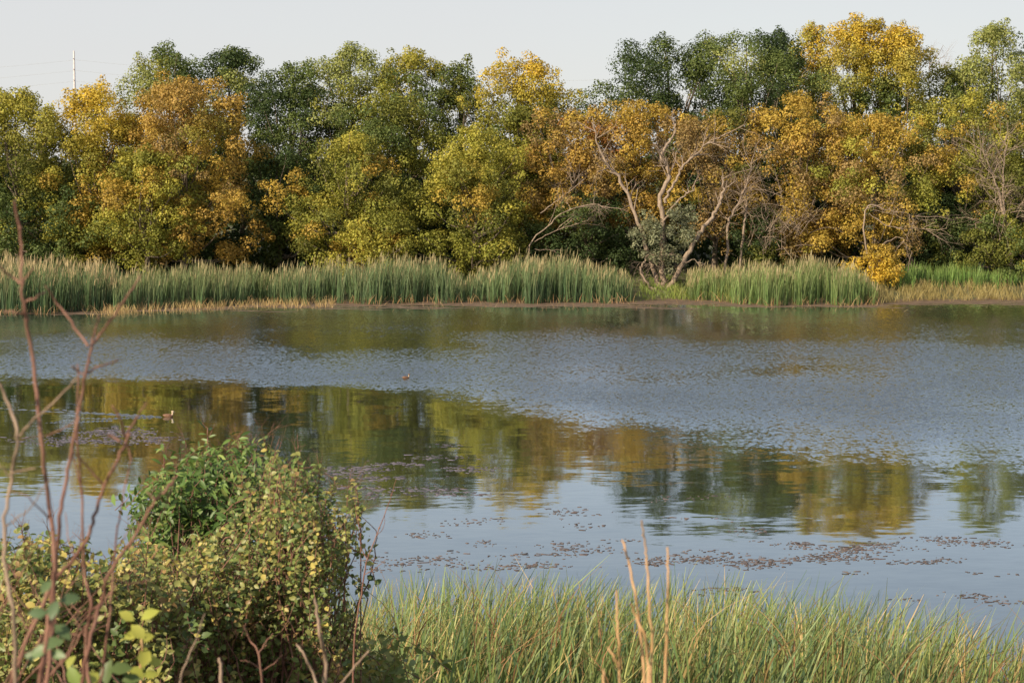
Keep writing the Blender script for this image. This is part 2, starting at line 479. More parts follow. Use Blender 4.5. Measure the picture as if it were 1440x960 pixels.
def leaf_cloud(rng, centers, rc, n_per, size, cols, squash=.8, up=.25, jit=.10):
    """clumps of leaves: centers (k,3), rc (k,), cols (k,3)"""
    k = len(centers)
    n = np.maximum((n_per * (rc / rc.mean()) ** 2).astype(int), 6)
    idx = np.repeat(np.arange(k), n)
    N = len(idx)
    d = rng.normal(size=(N, 3)); d[:, 2] += .25; d = nrm(d)
    rad = rc[idx] * (rng.random(N) ** .5 * .55 + .42) * rng.uniform(.78, 1.15, N)
    P = centers[idx] + d * rad[:, None] * np.array((1, 1, squash))
    Nn = d * 1.0 + rng.normal(size=(N, 3)) * .42 + np.array((0, 0, up))
    Tn = rng.normal(size=(N, 3)) + np.array((0, 0, -.5)) + d * .4
    L = size * rng.uniform(.7, 1.35, N)
    W = L * rng.uniform(.7, 1.0, N)
    C = cols[idx] * (1 + rng.normal(0, jit * .8, (N, 1))) * (1 + rng.normal(0, .03, (N, 3)))
    return P, Nn, Tn, L, W, np.clip(C, .005, .9)

def tree(label, x, top, w, D, pal, seed, bottom=.07, top_pal=None, peak=.42, rc=.62, dens=1.0, size=.101, lean=0., gaps=0., trunk_r=.16,
         bare=.0, name='broadleaf_tree', group='trees on the far shore', bark=None, full=1.0, narrow=.31, cat='tree'):
    rng = np.random.default_rng(seed)
    if group == BACK: D = D - 2.5; bottom = max(bottom, .42)
    tip = at(x, top, D)
    X0 = tip[0]; gz = float(ground_z(X0, D)); H = tip[2] - gz
    Rr = w * 1.22 / 2.0 / FPX * D
    zb = bottom * H
    root = empty(name, (X0, D, gz), label, cat, group)
    # crown envelope
    area = 2 * math.pi * Rr * (H - zb) * .62
    w_ = 1.0; k = int(area / (math.pi * rc * rc) * 2.25 * dens)
    ph = rng.uniform(0, 6.28, 6)
    def env(t, th):
        base = np.clip(1 - t, 0, 1) ** narrow * (full - (full - .55) * np.clip(1 - t / peak, 0, 1) ** 1.5)
        base *= 1 / ((1 - peak) ** narrow)
        base = np.minimum(base, 1.08)
        n = 1 + .20 * np.sin(3 * th + ph[0] + t * 5) + .15 * np.sin(5 * th + ph[1] - t * 9) + .12 * np.sin(2 * th + ph[2] + t * 14)
        return Rr * base * n
    t = rng.random(k * 3); th = rng.uniform(0, 2 * np.pi, k * 3)
    t = t ** .9; e = env(t, th); keep = rng.random(k * 3) < np.clip(e / Rr + .45 * t, .12, 1) * (1 - gaps) * np.where(np.sin(th) > .35, .28, 1.0)
    t, th, e = t[keep][:k], th[keep][:k], e[keep][:k]
    k = len(t)
    inner = rng.random(k) < .30
    rr = np.where(inner, rng.uniform(.15, .65, k), rng.uniform(.72, 1.0, k))
    rcs = rc * rng.uniform(.55, 1.3, k)
    rho = np.maximum(e * rr - rcs * .3, 0)
    C = np.stack((rho * np.cos(th) + lean * Rr * t, rho * np.sin(th), zb + t * (H - zb - rcs * .8) + rng.normal(0, .15, k)), -1)
    C[:, 2] = np.clip(C[:, 2], rcs * .5, H - rcs * .6)
    # sprigs standing out of the outline
    ns = k // 5
    si = rng.integers(0, k, ns); od = nrm(C[si] - np.array((0, 0, H * .45)))
    S = C[si] + od * (rcs[si] * .55 + rng.uniform(.05, .3, ns))[:, None]
    S[:, 2] = np.clip(S[:, 2], .4, H + .05)
    C = np.vstack((C, S)); rcs = np.concatenate((rcs, rng.uniform(.18, .34, ns)))
    t = np.clip((C[:, 2] - zb) / (H - zb), 0, 1); th = np.arctan2(C[:, 1], C[:, 0])
    # patches of leaf colour
    names = [a for a, _ in pal]; wts = np.array([b for _, b in pal], float); wts /= wts.sum()
    f = np.sin(C[:, 0] * 1.1 + ph[3]) + np.sin(C[:, 2] * 1.3 + ph[4] + C[:, 1] * .6) + np.sin((C[:, 0] + C[:, 2]) * .7 + ph[5]) + rng.normal(0, .55, len(C))
    rank = np.argsort(np.argsort(f)) / len(f)
    ci = np.minimum(np.searchsorted(np.cumsum(wts), rank), len(names) - 1)
    cols = np.array([PAL[a] for a in names])[ci]
    if top_pal:
        tp = np.array(PAL[top_pal]); a = np.clip((t - .5) / .35, 0, 1)[:, None] * rng.uniform(.5, 1, (len(C), 1))
        cols = cols * (1 - a) + tp * a
    cols = cols * rng.uniform(.82, 1.18, (len(C), 1))
    n_per = 105 * (rc / .62) ** 2 * (.155 / size) ** 2 * .56
    P, Nn, Tn, L, W, Cc = leaf_cloud(rng, C, rcs, n_per, size, cols)
    ok = P[:, 2] > .05
    P, Nn, Tn, L, W, Cc = P[ok], Nn[ok], Tn[ok], L[ok], W[ok], Cc[ok]
    Vv, Ff, Vc = leaf_mesh_arrays(P, Nn, Tn, L, W, Cc)
    link('crown', mesh_np('crown', Vv, Ff, Vc), M_LEAF, root)
    # wood
    T = Tubes()
    tr = spline(wig([(0, 0, -.15), (.05, 0, H * .2), (lean * Rr * .3, .05, H * .45), (lean * Rr * .7, 0, H * .72), (lean * Rr, 0, H * .93)], .12, rng), 5)
    T.add(tr, [trunk_r, trunk_r * .7, trunk_r * .4, .02], 8)
    link('trunk', T.mesh('trunk'), bark or M_BARK, root)
    B = Tubes()
    order = rng.permutation(len(C))[:26]
    for i in order:
        q = C[i]
        h0 = np.clip(q[2] * rng.uniform(.35, .75), .3, H * .8)
        j = np.argmin(abs(tr[:, 2] - h0)); a = tr[j]
        mid = a * .5 + q * .5 + np.array((0, 0, -.12 * np.linalg.norm(q - a))) + rng.normal(0, .12, 3)
        B.add(wig(spline([a, mid, q], 4), .03, rng), [trunk_r * .36, .012], 5)
    link('branches', B.mesh('branches'), bark or M_BARK, root)
    return root

G = 'trees on the far shore'
BACK = 'tall trees behind the shore trees'
# tall row behind
tree('tall pale green tree above the orange one, left of centre', 236, 58, 118, 106, [('lgreen', 5), ('ygreen', 2), ('green', 3)], 11, group=BACK, bottom=.2, peak=.6, full=1)
tree('tall dark green tree right of the pale green one', 332, 60, 92, 108, [('green', 6), ('dgreen', 3), ('lgreen', 1)], 12, group=BACK, bottom=.2, peak=.55)
tree('dark green rounded tree, darkest in the left tall row', 412, 88, 112, 105, [('dgreen', 5), ('green', 5)], 13, group=BACK, bottom=.1, peak=.5)
tree('broad light green tree left of the yellow-green one', 490, 62, 130, 107, [('lgreen', 6), ('ygreen', 3), ('green', 1)], 14, group=BACK, bottom=.2, peak=.62)
tree('yellow-green tree between light green and dark green crowns', 584, 66, 96, 106, [('ygreen', 5), ('lime', 3), ('green', 2)], 15, group=BACK, bottom=.15, peak=.6)
tree('small dark olive crown left of the bright yellow one', 646, 83, 70, 106.5, [('green', 6), ('olive', 3)], 16, group=BACK, bottom=.2, peak=.6)
tree('bright yellow-topped tree left of the sky gap', 728, 68, 116, 104.5, [('lime', 4), ('ygreen', 4), ('green', 1)], 17, group=BACK, top_pal='yellow', bottom=.1, peak=.58)
tree('small dark crown just left of the sky gap', 772, 116, 46, 109, [('green', 5), ('dgreen', 5)], 18, group=BACK, bottom=.3, peak=.6, rc=.45)
tree('tall dark green tree right of the sky gap, ragged top', 935, 46, 170, 108, [('dgreen', 5), ('green', 5)], 19, group=BACK, bottom=.3, peak=.66, rc=.7, dens=.85, trunk_r=.25)
tree('tall dark green tree left of the brightest yellow crown', 1050, 40, 175, 107, [('dgreen', 4), ('green', 6), ('lgreen', 1)], 20, group=BACK, bottom=.3, peak=.62, rc=.7, trunk_r=.25)
tree('distant blue-green pointed crown behind the dark green tree', 1100, 38, 52, 122, [('blue', 5), ('dgreen', 3)], 21, group=BACK, bottom=.3, peak=.45, rc=.5)
tree('narrow golden crown between dark green tree and tall yellow tree', 1142, 36, 58, 110, [('yellow', 5), ('lime', 3), ('gold', 2)], 22, group=BACK, bottom=.35, peak=.6, rc=.5)
tree('tallest bright yellow tree with green lower leaves', 1205, 24, 104, 108, [('lgreen', 4), ('lime', 3), ('green', 3)], 23, group=BACK, top_pal='yellow', bottom=.25, peak=.62, rc=.52, dens=1.25)
tree('bright golden-yellow tree right of the tallest yellow tree', 1264, 31, 84, 107, [('lgreen', 3), ('lime', 4), ('green', 3)], 24, group=BACK, top_pal='yellow', bottom=.25, peak=.62, rc=.52, dens=1.25)
tree('green tree between golden tree and airy pale tree', 1335, 84, 88, 110, [('lgreen', 4), ('green', 4), ('ygreen', 2)], 25, group=BACK, bottom=.2, peak=.6)
tree('airy pale green tree at the right edge with slender limbs', 1395, 30, 92, 107, [('lgreen', 7), ('green', 2)], 26, group=BACK, bottom=.35, peak=.66, rc=.5, dens=.95, gaps=.15, trunk_r=.13)
tree('green tree cut by the right edge, behind', 1465, 82, 110, 108, [('lgreen', 4), ('green', 5)], 27, group=BACK, bottom=.2, peak=.6)
tree('green tree hidden low behind the leftmost crowns', -35, 140, 120, 106, [('green', 5), ('dgreen', 5)], 28, group=BACK, bottom=.2, peak=.6)
# front row
tree('yellow-topped olive tree at the left edge', 22, 122, 165, 97.5, [('olive', 4), ('ygreen', 4), ('lime', 2), ('green', 2)], 31, top_pal='lime', peak=.5, full=.95, bottom=.14)
tree('golden-topped green tree left of the orange one', 132, 112, 150, 97, [('olive', 4), ('ygreen', 4), ('lime', 3), ('gold', 2)], 32, top_pal='yellow', dens=1.15, peak=.5, full=.95)
tree('big orange-gold tree on the left', 255, 98, 186, 96.5, [('orange', 5), ('gold', 4), ('ygreen', 2), ('tan', 3)], 33, top_pal='orange', peak=.42, full=1.0, rc=.6)
tree('low yellow-green tree at the foot of the orange one', 205, 205, 110, 94.2, [('ygreen', 5), ('lime', 4), ('gold', 2)], 34, peak=.5, rc=.5)
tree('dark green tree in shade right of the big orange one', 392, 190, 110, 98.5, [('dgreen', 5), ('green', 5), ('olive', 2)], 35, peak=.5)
tree('golden tree with green foot left of the deep shadow gap', 492, 186, 146, 96, [('gold', 4), ('olive', 3), ('ygreen', 4), ('lime', 2)], 36, peak=.5, rc=.55)
tree('olive green tree rising behind the golden one', 548, 130, 150, 100, [('olive', 5), ('green', 3), ('ygreen', 4)], 37, peak=.58)
tree('small yellow-green bush tree beside the deep shadow gap', 530, 292, 96, 93.5, [('ygreen', 5), ('lime', 5)], 38, peak=.5, rc=.45)
tree('yellow-green tree reaching down to the reeds at centre', 668, 180, 140, 95.5, [('ygreen', 6), ('lime', 3), ('olive', 3), ('gold', 1)], 39, bottom=.03, top_pal='lime', peak=.45, rc=.55)
tree('olive and yellow tree behind the central yellow-green one', 735, 148, 120, 100, [('ygreen', 4), ('olive', 4), ('gold', 2)], 40, peak=.55)
tree('orange tree left of the half-dead willow', 808, 146, 130, 98, [('orange', 5), ('tan', 3), ('gold', 3), ('rust', 1)], 41, bottom=.25, peak=.66, rc=.5, dens=.9, gaps=.1)
tree('golden-orange tree directly behind the half-dead willow', 888, 132, 136, 99, [('gold', 4), ('orange', 5), ('tan', 3)], 42, bottom=.25, peak=.68, rc=.52, dens=.9)
tree('tan and olive tree right behind the willow limbs', 1006, 148, 128, 98.5, [('tan', 5), ('gold', 3), ('olive', 3)], 43, bottom=.22, peak=.68, rc=.52, dens=.9)
tree('golden tree behind the bare brush right of the willow', 1128, 126, 130, 98, [('gold', 5), ('tan', 3), ('orange', 3)], 44, bottom=.12, peak=.6, rc=.55)
tree('wide golden tree above the small yellow bush', 1232, 160, 168, 97, [('gold', 6), ('lime', 2), ('tan', 2), ('ygreen', 2)], 45, bottom=.14, peak=.58, rc=.55)
tree('yellow-olive tree near the right edge', 1355, 128, 130, 99, [('ygreen', 4), ('lime', 3), ('gold', 2), ('olive', 3)], 46, bottom=.3, peak=.66, rc=.55)
tree('olive tree cut by the right edge, golden tips', 1450, 150, 120, 98, [('olive', 4), ('ygreen', 4), ('gold', 2)], 47, bottom=.15, peak=.6, rc=.55)
tree('small bright yellow bush behind the rounded reed stand', 1235, 343, 56, 92.0, [('yellow', 7), ('gold', 2)], 48, bottom=.12, peak=.5, rc=.3, size=.085, dens=1.5, trunk_r=.03, name='yellow_bush', cat='bush', group=None)
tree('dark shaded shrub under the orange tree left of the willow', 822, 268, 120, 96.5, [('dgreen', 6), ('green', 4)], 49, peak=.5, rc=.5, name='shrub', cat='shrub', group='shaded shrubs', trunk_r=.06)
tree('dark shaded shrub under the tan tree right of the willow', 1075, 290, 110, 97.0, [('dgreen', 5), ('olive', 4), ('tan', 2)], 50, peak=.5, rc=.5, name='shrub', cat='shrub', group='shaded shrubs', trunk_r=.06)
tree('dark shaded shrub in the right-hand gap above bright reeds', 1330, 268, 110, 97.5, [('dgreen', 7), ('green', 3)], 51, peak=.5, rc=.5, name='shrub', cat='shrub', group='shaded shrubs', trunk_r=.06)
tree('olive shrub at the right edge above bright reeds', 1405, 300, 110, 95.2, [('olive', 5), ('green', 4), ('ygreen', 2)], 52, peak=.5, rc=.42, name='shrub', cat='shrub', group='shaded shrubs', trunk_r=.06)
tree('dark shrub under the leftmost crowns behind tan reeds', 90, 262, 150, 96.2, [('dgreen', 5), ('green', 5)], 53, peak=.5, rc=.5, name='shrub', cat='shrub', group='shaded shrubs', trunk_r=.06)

# dark wood mass behind, reads only through gaps
rng = np.random.default_rng(5)
n = 1050
Cx = np.stack((rng.uniform(-36, 36, n), rng.uniform(101, 118, n), rng.uniform(.8, 6.2, n)), -1)
Cx[900:, 1] = rng.uniform(98.5, 102, 150); Cx[900:, 2] = rng.uniform(1.0, 2.4, 150)
cols = np.array(PAL['dgreen'])[None, :] * rng.uniform(.7, 1.3, (n, 1))
P, Nn, Tn, L, W, Cc = leaf_cloud(rng, Cx, rng.uniform(.9, 1.5, n), 60, .34, cols)
Vv, Ff, Vc = leaf_mesh_arrays(P, Nn, Tn, L, W, Cc)
tag(link('undergrowth', mesh_np('undergrowth', Vv, Ff, Vc), M_LEAF), 'dense dark undergrowth between the tree trunks', 'undergrowth', kind='stuff')
n = 550
Cx = np.stack((rng.uniform(-260, 260, n), rng.uniform(135, 190, n), rng.uniform(1, 6.0, n)), -1)
cols = np.array([PAL['green'], PAL['olive'], PAL['dgreen'], PAL['gold']])[rng.choice(4, n, p=[.4, .25, .3, .05])] * rng.uniform(.7, 1.3, (n, 1))
P, Nn, Tn, L, W, Cc = leaf_cloud(rng, Cx, rng.uniform(1.5, 2.4, n), 55, .46, cols)
Vv, Ff, Vc = leaf_mesh_arrays(P, Nn, Tn, L, W, Cc)
tag(link('far_woodland', mesh_np('far_woodland', Vv, Ff, Vc), M_LEAF), 'far woodland behind the shore trees', 'woodland', kind='stuff')

# ------------------------------------------------------------------ half-dead willow
def wood_px(T, pts, D, r, rng, n=5, amp=.035, sides=8, dy=0.0):
    P = np.array([at(x, y, D + dy * i) for i, (x, y) in enumerate(pts)])
    Q = wig(spline(P, n), amp, rng)
    T.add(Q, r, sides)
    return Q
rng = np.random.default_rng(77)
DW = 93.2
wroot_p = at(934, 402, DW); wroot_p[2] = float(ground_z(wroot_p[0], DW))
willow = empty('willow_tree', wroot_p, 'half-dead grey willow with bare leaning trunks at the water edge', 'tree')
o0 = wroot_p
def limb(pts, r, D=DW, dy=0., sub=0, name='limb', L=1.1):
    T = Tubes()
    Q = wood_px(T, pts, D, np.array(r) * .62, rng, dy=dy)
    for k in range(sub):
        t = rng.uniform(.45, 1.0); i = min(int(t * (len(Q) - 1)), len(Q) - 2)
        base = nrm(Q[i + 1] - Q[i])
        grow(T, rng, Q[i], nrm(base * .8 + rng.normal(0, .6, 3) + np.array((0, 0, .25))), L * rng.uniform(.5, 1.2), .032, 2, .55, (1, 3))
    link(name, T.mesh(name, origin=o0), M_DEAD, willow)
limb([(926, 405), (922, 385), (905, 335), (896, 307), (877, 263), (853, 230), (840, 200), (833, 166)], [.20, .15, .11, .03], dy=.12, sub=16)
limb([(934, 406), (932, 373), (931, 307), (928, 280), (938, 253), (940, 237), (930, 221), (938, 205), (947, 190), (950, 174)], [.22, .18, .14, .04], dy=.1, sub=12)
limb([(936, 285), (942, 265), (953, 250), (960, 235), (980, 215), (1003, 198), (1020, 191)], [.11, .09, .03], sub=12)
limb([(933, 318), (938, 303), (953, 283), (966, 272), (974, 268), (976, 258)], [.08, .06, .03], sub=3, L=.6)
limb([(938, 408), (943, 401), (960, 370), (977, 340), (990, 320), (1007, 297), (1013, 283), (1017, 265), (1015, 248)], [.21, .19, .15, .11, .04], D=DW - .4, sub=5, L=.7)
limb([(1014, 280), (1019, 266), (1027, 260)], [.08, .03], D=DW - .4, sub=2, L=.5)
limb([(922, 408), (912, 402), (901, 380), (906, 366), (914, 358), (928, 364), (934, 382)], [.11, .08, .06, .03], D=DW - .5, sub=8, L=.6)
limb([(960, 372), (975, 365), (982, 372), (985, 385)], [.04, .015], D=DW - .6, sub=3, L=.4)
T = Tubes()
for k in range(40):
    p0 = at(rng.uniform(898, 950), rng.uniform(368, 400), DW + rng.uniform(-.6, .4))
    grow(T, rng, p0, nrm(rng.normal(0, 1, 3) + np.array((0, 0, .3))), rng.uniform(.4, .9), .018, 2, .7, (1, 3), .15)
link('dead_twigs', T.mesh('dead_twigs', origin=o0), M_BARK, willow)
cx = []
for (x, y, w, h, n) in ((912, 328, 30, 48, 26), (958, 312, 34, 34, 24), (930, 345, 40, 40, 20), (968, 335, 18, 22, 8), (945, 365, 24, 26, 10)):
    for k in range(n):
        a = rng.uniform(0, 6.28); rr_ = rng.random() ** .5
        cx.append(at(x + math.cos(a) * rr_ * w * .75, y + math.sin(a) * rr_ * h * .7, DW - .3 + rng.uniform(-.6, .6)))
cx = np.array(cx) - o0
P, Nn, Tn, L, W, Cc = leaf_cloud(rng, cx, rng.uniform(.2, .42, len(cx)), 52, .13, np.array(PAL['willow'])[None] * rng.uniform(.75, 1.1, (len(cx), 1)), jit=.2)
Vv, Ff, Vc = leaf_mesh_arrays(P, Nn, Tn, L, W * .5, Cc)
link('crown', mesh_np('crown', Vv, Ff, Vc), M_LEAF, willow)

# bare trees and brush beside the willow
def bare_tree(name, label, cat, trunks, D, seed, brush=(), group=None, mat=None):
    rng = np.random.default_rng(seed)
    b = at(*trunks[0][0][0], D); b[2] = float(ground_z(b[0], D))
    root = empty(name, b, label, cat, group)
    for pts, r, sub in trunks:
        T = Tubes()
        P = [at(x, y, D) for x, y in pts]
        if pts is trunks[0][0]: P[0] = b - np.array((0, 0, .1))
        Q = wig(spline(P, 5), .03, rng)
        T.add(Q, np.array(r) * .75, 7)
        for k in range(sub):
            t = rng.uniform(.35, 1.0); i = min(int(t * (len(Q) - 1)), len(Q) - 2)
            grow(T, rng, Q[i], nrm(nrm(Q[i + 1] - Q[i]) * .7 + rng.normal(0, .6, 3) + np.array((0, 0, .15))), rng.uniform(.6, 1.5), .020, 2, .55, (2, 4))
        link('trunk', T.mesh('trunk', origin=b), mat or M_DEAD, root)
    if brush:
        T = Tubes()
        for (x, y, w, h, n, dx, dz) in brush:
            for k in range(n):
                p0 = at(x + rng.uniform(-w, w), y + rng.uniform(-h, h), D - rng.uniform(0, 1.0))
                grow(T, rng, p0, nrm(rng.normal(0, .55, 3) + np.array((dx, -.2, dz))), rng.uniform(.7, 1.6), .016, 2, .5, (1, 3), .04)
        link('bare_twigs', T.mesh('bare_twigs', origin=b), mat or M_DEAD, root)
    return root
bare_tree('bare_tree', 'slender bare grey tree just right of the willow', 'tree', [([(1020, 366), (1022, 340), (1027, 307), (1042, 280), (1052, 250), (1060, 218)], [.10, .08, .02], 22)], 95.0, 61)
bare_tree('bare_tree', 'short bare trunk amid dry brush right of the willow', 'tree', [([(1040, 366), (1044, 335), (1048, 307), (1050, 285), (1046, 262)], [.09, .07, .02], 14)], 95.4, 62,
          brush=((1090, 340, 40, 20, 40, .4, .8), (1105, 300, 35, 35, 26, -.2, .8)))
bare_tree('fallen_branch', 'bare pale dead branches left of the willow, over dark shade', 'branch', [([(735, 372), (745, 345), (770, 318), (795, 298), (830, 288), (850, 290)], [.05, .035, .012], 9), ([(752, 340), (778, 326), (810, 316), (845, 314)], [.03, .01], 5), ([(760, 300), (785, 280), (800, 268), (808, 255)], [.03, .01], 8), ([(752, 350), (772, 352), (790, 352)], [.022, .01], 2)], 94.2, 63)
bare_tree('dead_branch', 'pale drooping dead branches above the small yellow bush', 'branch', [([(1228, 368), (1215, 320), (1222, 290), (1245, 296), (1275, 300), (1292, 310)], [.06, .04, .012], 12), ([(1222, 300), (1250, 318), (1285, 322), (1305, 322)], [.03, .01], 8), ([(1240, 345), (1262, 333), (1275, 345), (1284, 358)], [.03, .01], 4)], 93.6, 64)
bare_tree('bare_tree', 'bare grey tree with pale twigs at the right edge', 'tree', [([(1424, 378), (1420, 345), (1412, 300), (1402, 265), (1392, 235), (1380, 210)], [.11, .08, .02], 22), ([(1419, 340), (1410, 285), (1412, 230), (1415, 190)], [.07, .02], 14), ([(1415, 320), (1390, 312), (1362, 316)], [.035, .01], 4)], 95.0, 65,
          brush=((1415, 310, 22, 30, 22, .2, .9), (1385, 235, 22, 20, 14, -.3, .8)))
bare_tree('bare_tree', 'leafless grey twigs among the trees behind, left of the airy tree', 'tree', [([(1310, 250), (1308, 160), (1306, 110), (1308, 88)], [.09, .05, .015], 18)], 108.5, 66)

# ------------------------------------------------------------------ far cattail stands
def blade_arrays(rng, base, h, w, lean, C0, C1, seg=3, bend=.25, cpow=1.0):
    """upright tapering blades. base (n,3)"""
    n = len(base)
    a = rng.uniform(0, 2 * np.pi, n)
    S = np.stack((np.cos(a), np.sin(a) * .6, np.zeros(n)), -1)
    d = lean + rng.normal(0, .06, (n, 2))
    ts = np.linspace(0, 1, seg + 1)
    V = []; C = []
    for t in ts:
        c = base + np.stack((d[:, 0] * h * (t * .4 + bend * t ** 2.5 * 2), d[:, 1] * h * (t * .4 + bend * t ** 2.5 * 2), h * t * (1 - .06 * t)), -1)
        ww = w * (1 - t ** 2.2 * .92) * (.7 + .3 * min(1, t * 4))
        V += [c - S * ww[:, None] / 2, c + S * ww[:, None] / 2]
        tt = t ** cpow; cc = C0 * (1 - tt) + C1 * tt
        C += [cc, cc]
    V = np.stack(V, 1); C = np.stack(C, 1); k = 2 * (seg + 1)
    b = (np.arange(n) * k)[:, None]
    F = np.concatenate([b + np.array([[2 * s, 2 * s + 1, 2 * s + 3, 2 * s + 2]]) for s in range(seg)])
    return V.reshape(-1, 3), F, C.reshape(-1, 3)

def join_arrays(parts):
    V, F, C, n = [], [], [], 0
    for v, f, c in parts:
        V.append(v); F.append(f + n); C.append(c); n += len(v)
    return np.concatenate(V), np.concatenate(F), np.concatenate(C)

def cattail_stand(label, x0, x1, depth, topy, seed, green=(.13, .19, .07), tip=(.42, .34, .17), dark=(.06, .12, .05), plume=.5, dens=92, off=-1.1, dome=.12, litter=.3):
    rng = np.random.default_rng(seed)
    D0 = 88.0
    X0, X1 = (x0 - 720) / FPX * D0, (x1 - 720) / FPX * D0
    npl = int((X1 - X0) * depth * dens / 6.0)
    px0 = rng.uniform(X0, X1, npl * 2); pv0 = rng.random(npl * 2)
    kp = rng.random(npl * 2) < np.clip(.5 + .55 * np.sin(px0 * 5.3 + seed) * np.sin(px0 * 2.1 + pv0 * 6) + .25 * np.sin(px0 * 11.7), .12, 1)
    px0, pv0 = px0[kp], pv0[kp]; n = len(px0) * 6; fan = np.repeat(rng.normal(0, .05, (len(px0), 1)), 6, 0)[:, 0]
    X = np.clip(np.repeat(px0, 6) + rng.normal(0, .05, n), X0, X1); u = (X - X0) / (X1 - X0)
    ed = np.minimum(u, 1 - u) * (X1 - X0)
    dep = depth * np.clip(.45 + ed * .6, 0, 1)
    wv = .35 * np.sin(X * 1.7 + seed) + .2 * np.sin(X * 4.1 + seed * 2)
    v = np.clip(np.repeat(pv0, 6) + rng.normal(0, .012, n), 0, 1)
    Y = shore(X) + off + wv + (1 - np.clip(ed * .8, 0, 1)) * .8 + v * dep
    # denser front wall
    Z = ground_z(X, Y) - .04
    zt = EYE - (topy + rng.normal(0, 3.0, n) - 235 + 5 * np.sin(X * .9 + seed) + 4 * np.sin(X * 2.7 + seed * 3)) / FPX * Y * 1.0
    h = (zt - Z) * (1 - .12 * (1 - v) * rng.random(n)) * (1 - (dome + .18) * np.exp(-ed * 1.15) * 1.5) * rng.uniform(.72, 1.05, n)
    h = np.clip(h, .4, 2.6)
    base = np.stack((X, Y, Z), -1)
    cl = .5 + .5 * np.sin(X * 9 + seed) * np.sin(Y * 5)
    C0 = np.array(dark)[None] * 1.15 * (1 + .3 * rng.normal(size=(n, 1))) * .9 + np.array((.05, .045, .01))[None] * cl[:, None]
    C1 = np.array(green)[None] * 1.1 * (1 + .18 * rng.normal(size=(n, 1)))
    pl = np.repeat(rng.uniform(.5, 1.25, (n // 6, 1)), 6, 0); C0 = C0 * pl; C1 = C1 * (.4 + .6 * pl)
    tipm = (rng.random(n) < .35)[:, None]
    C1 = np.where(tipm, C1 * .5 + np.array(tip)[None] * .5, C1)
    ctr = at((x0 + x1) / 2, 400, 90); c0 = np.array((ctr[0], shore(ctr[0]) + off, float(ground_z(ctr[0], shore(ctr[0]) + off))))
    root = empty('cattail_stand', c0, label, 'cattails', 'cattail stands on the far shore')
    w = rng.uniform(.018, .042, n)
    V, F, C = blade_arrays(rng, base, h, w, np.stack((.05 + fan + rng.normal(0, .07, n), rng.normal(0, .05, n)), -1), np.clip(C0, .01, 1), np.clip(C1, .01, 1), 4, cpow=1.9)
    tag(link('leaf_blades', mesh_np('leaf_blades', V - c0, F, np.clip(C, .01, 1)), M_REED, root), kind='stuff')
    # tan seed plumes held above the blades
    k = int(n * .30 * plume)
    i = rng.choice(n, k, replace=False)
    b2 = base[i].copy(); hh = h[i] * rng.uniform(.98, 1.10, k)
    b2[:, 2] += hh - .28
    V, F, C = blade_arrays(rng, b2, np.full(k, .3), rng.uniform(.02, .045, k), np.array((.15, 0)), np.array(tip)[None] * rng.uniform(.6, .9, (k, 1)), np.array(tip)[None] * rng.uniform(.8, 1.2, (k, 1)), 2)
    tag(link('seed_heads', mesh_np('seed_heads', V - c0, F, np.clip(C, .01, 1)), M_REED, root), kind='stuff')
    # dry broken leaves at the foot
    k = int((X1 - X0) * 60 * litter)
    X = rng.uniform(X0, X1, k); wv = .35 * np.sin(X * 1.7 + seed) + .2 * np.sin(X * 4.1 + seed * 2)
    Y = shore(X) + off + wv + rng.uniform(-.15, .5, k)
    b3 = np.stack((X, Y, np.maximum(ground_z(X, Y), 0) - .03), -1)
    V, F, C = blade_arrays(rng, b3, rng.uniform(.2, .6, k), rng.uniform(.02, .04, k), rng.normal(0, .5, (k, 2)), np.array((.34, .19, .09))[None] * rng.uniform(.5, 1.2, (k, 1)), np.array((.45, .30, .14))[None] * rng.uniform(.5, 1.2, (k, 1)), 2)
    tag(link('dry_leaves', mesh_np('dry_leaves', V - c0, F, np.clip(C, .01, 1)), M_REED, root), kind='stuff')
    return root
cattail_stand('dark green cattail stand with tan plumes at the left edge', -60, 188, 5.5, 358, 101, plume=1.5, tip=(.5, .38, .2), dark=(.035, .085, .035), green=(.11, .17, .06))
cattail_stand('green cattail stand behind the dry yellow grass fringe', 190, 374, 4.5, 363, 102, plume=.6, green=(.17, .21, .075))
cattail_stand('long green cattail stand left of centre', 376, 656, 4.2, 361, 103, plume=.7, green=(.15, .20, .08))
cattail_stand('dense cattail stand at centre, ending left of the willow', 656, 890, 4.2, 360, 104, plume=.9, green=(.15, .21, .08))
cattail_stand('rounded cattail stand right of the willow', 972, 1232, 4.6, 364, 105, plume=1.1, green=(.19, .25, .075), dark=(.10, .17, .05), dome=.2)
cattail_stand('bright green cattail stand set back at the right edge', 1252, 1500, 3.0, 371, 106, plume=.1, green=(.20, .30, .07), dark=(.10, .20, .045), off=2.2, dome=.2, litter=.05, tip=(.25, .3, .09))

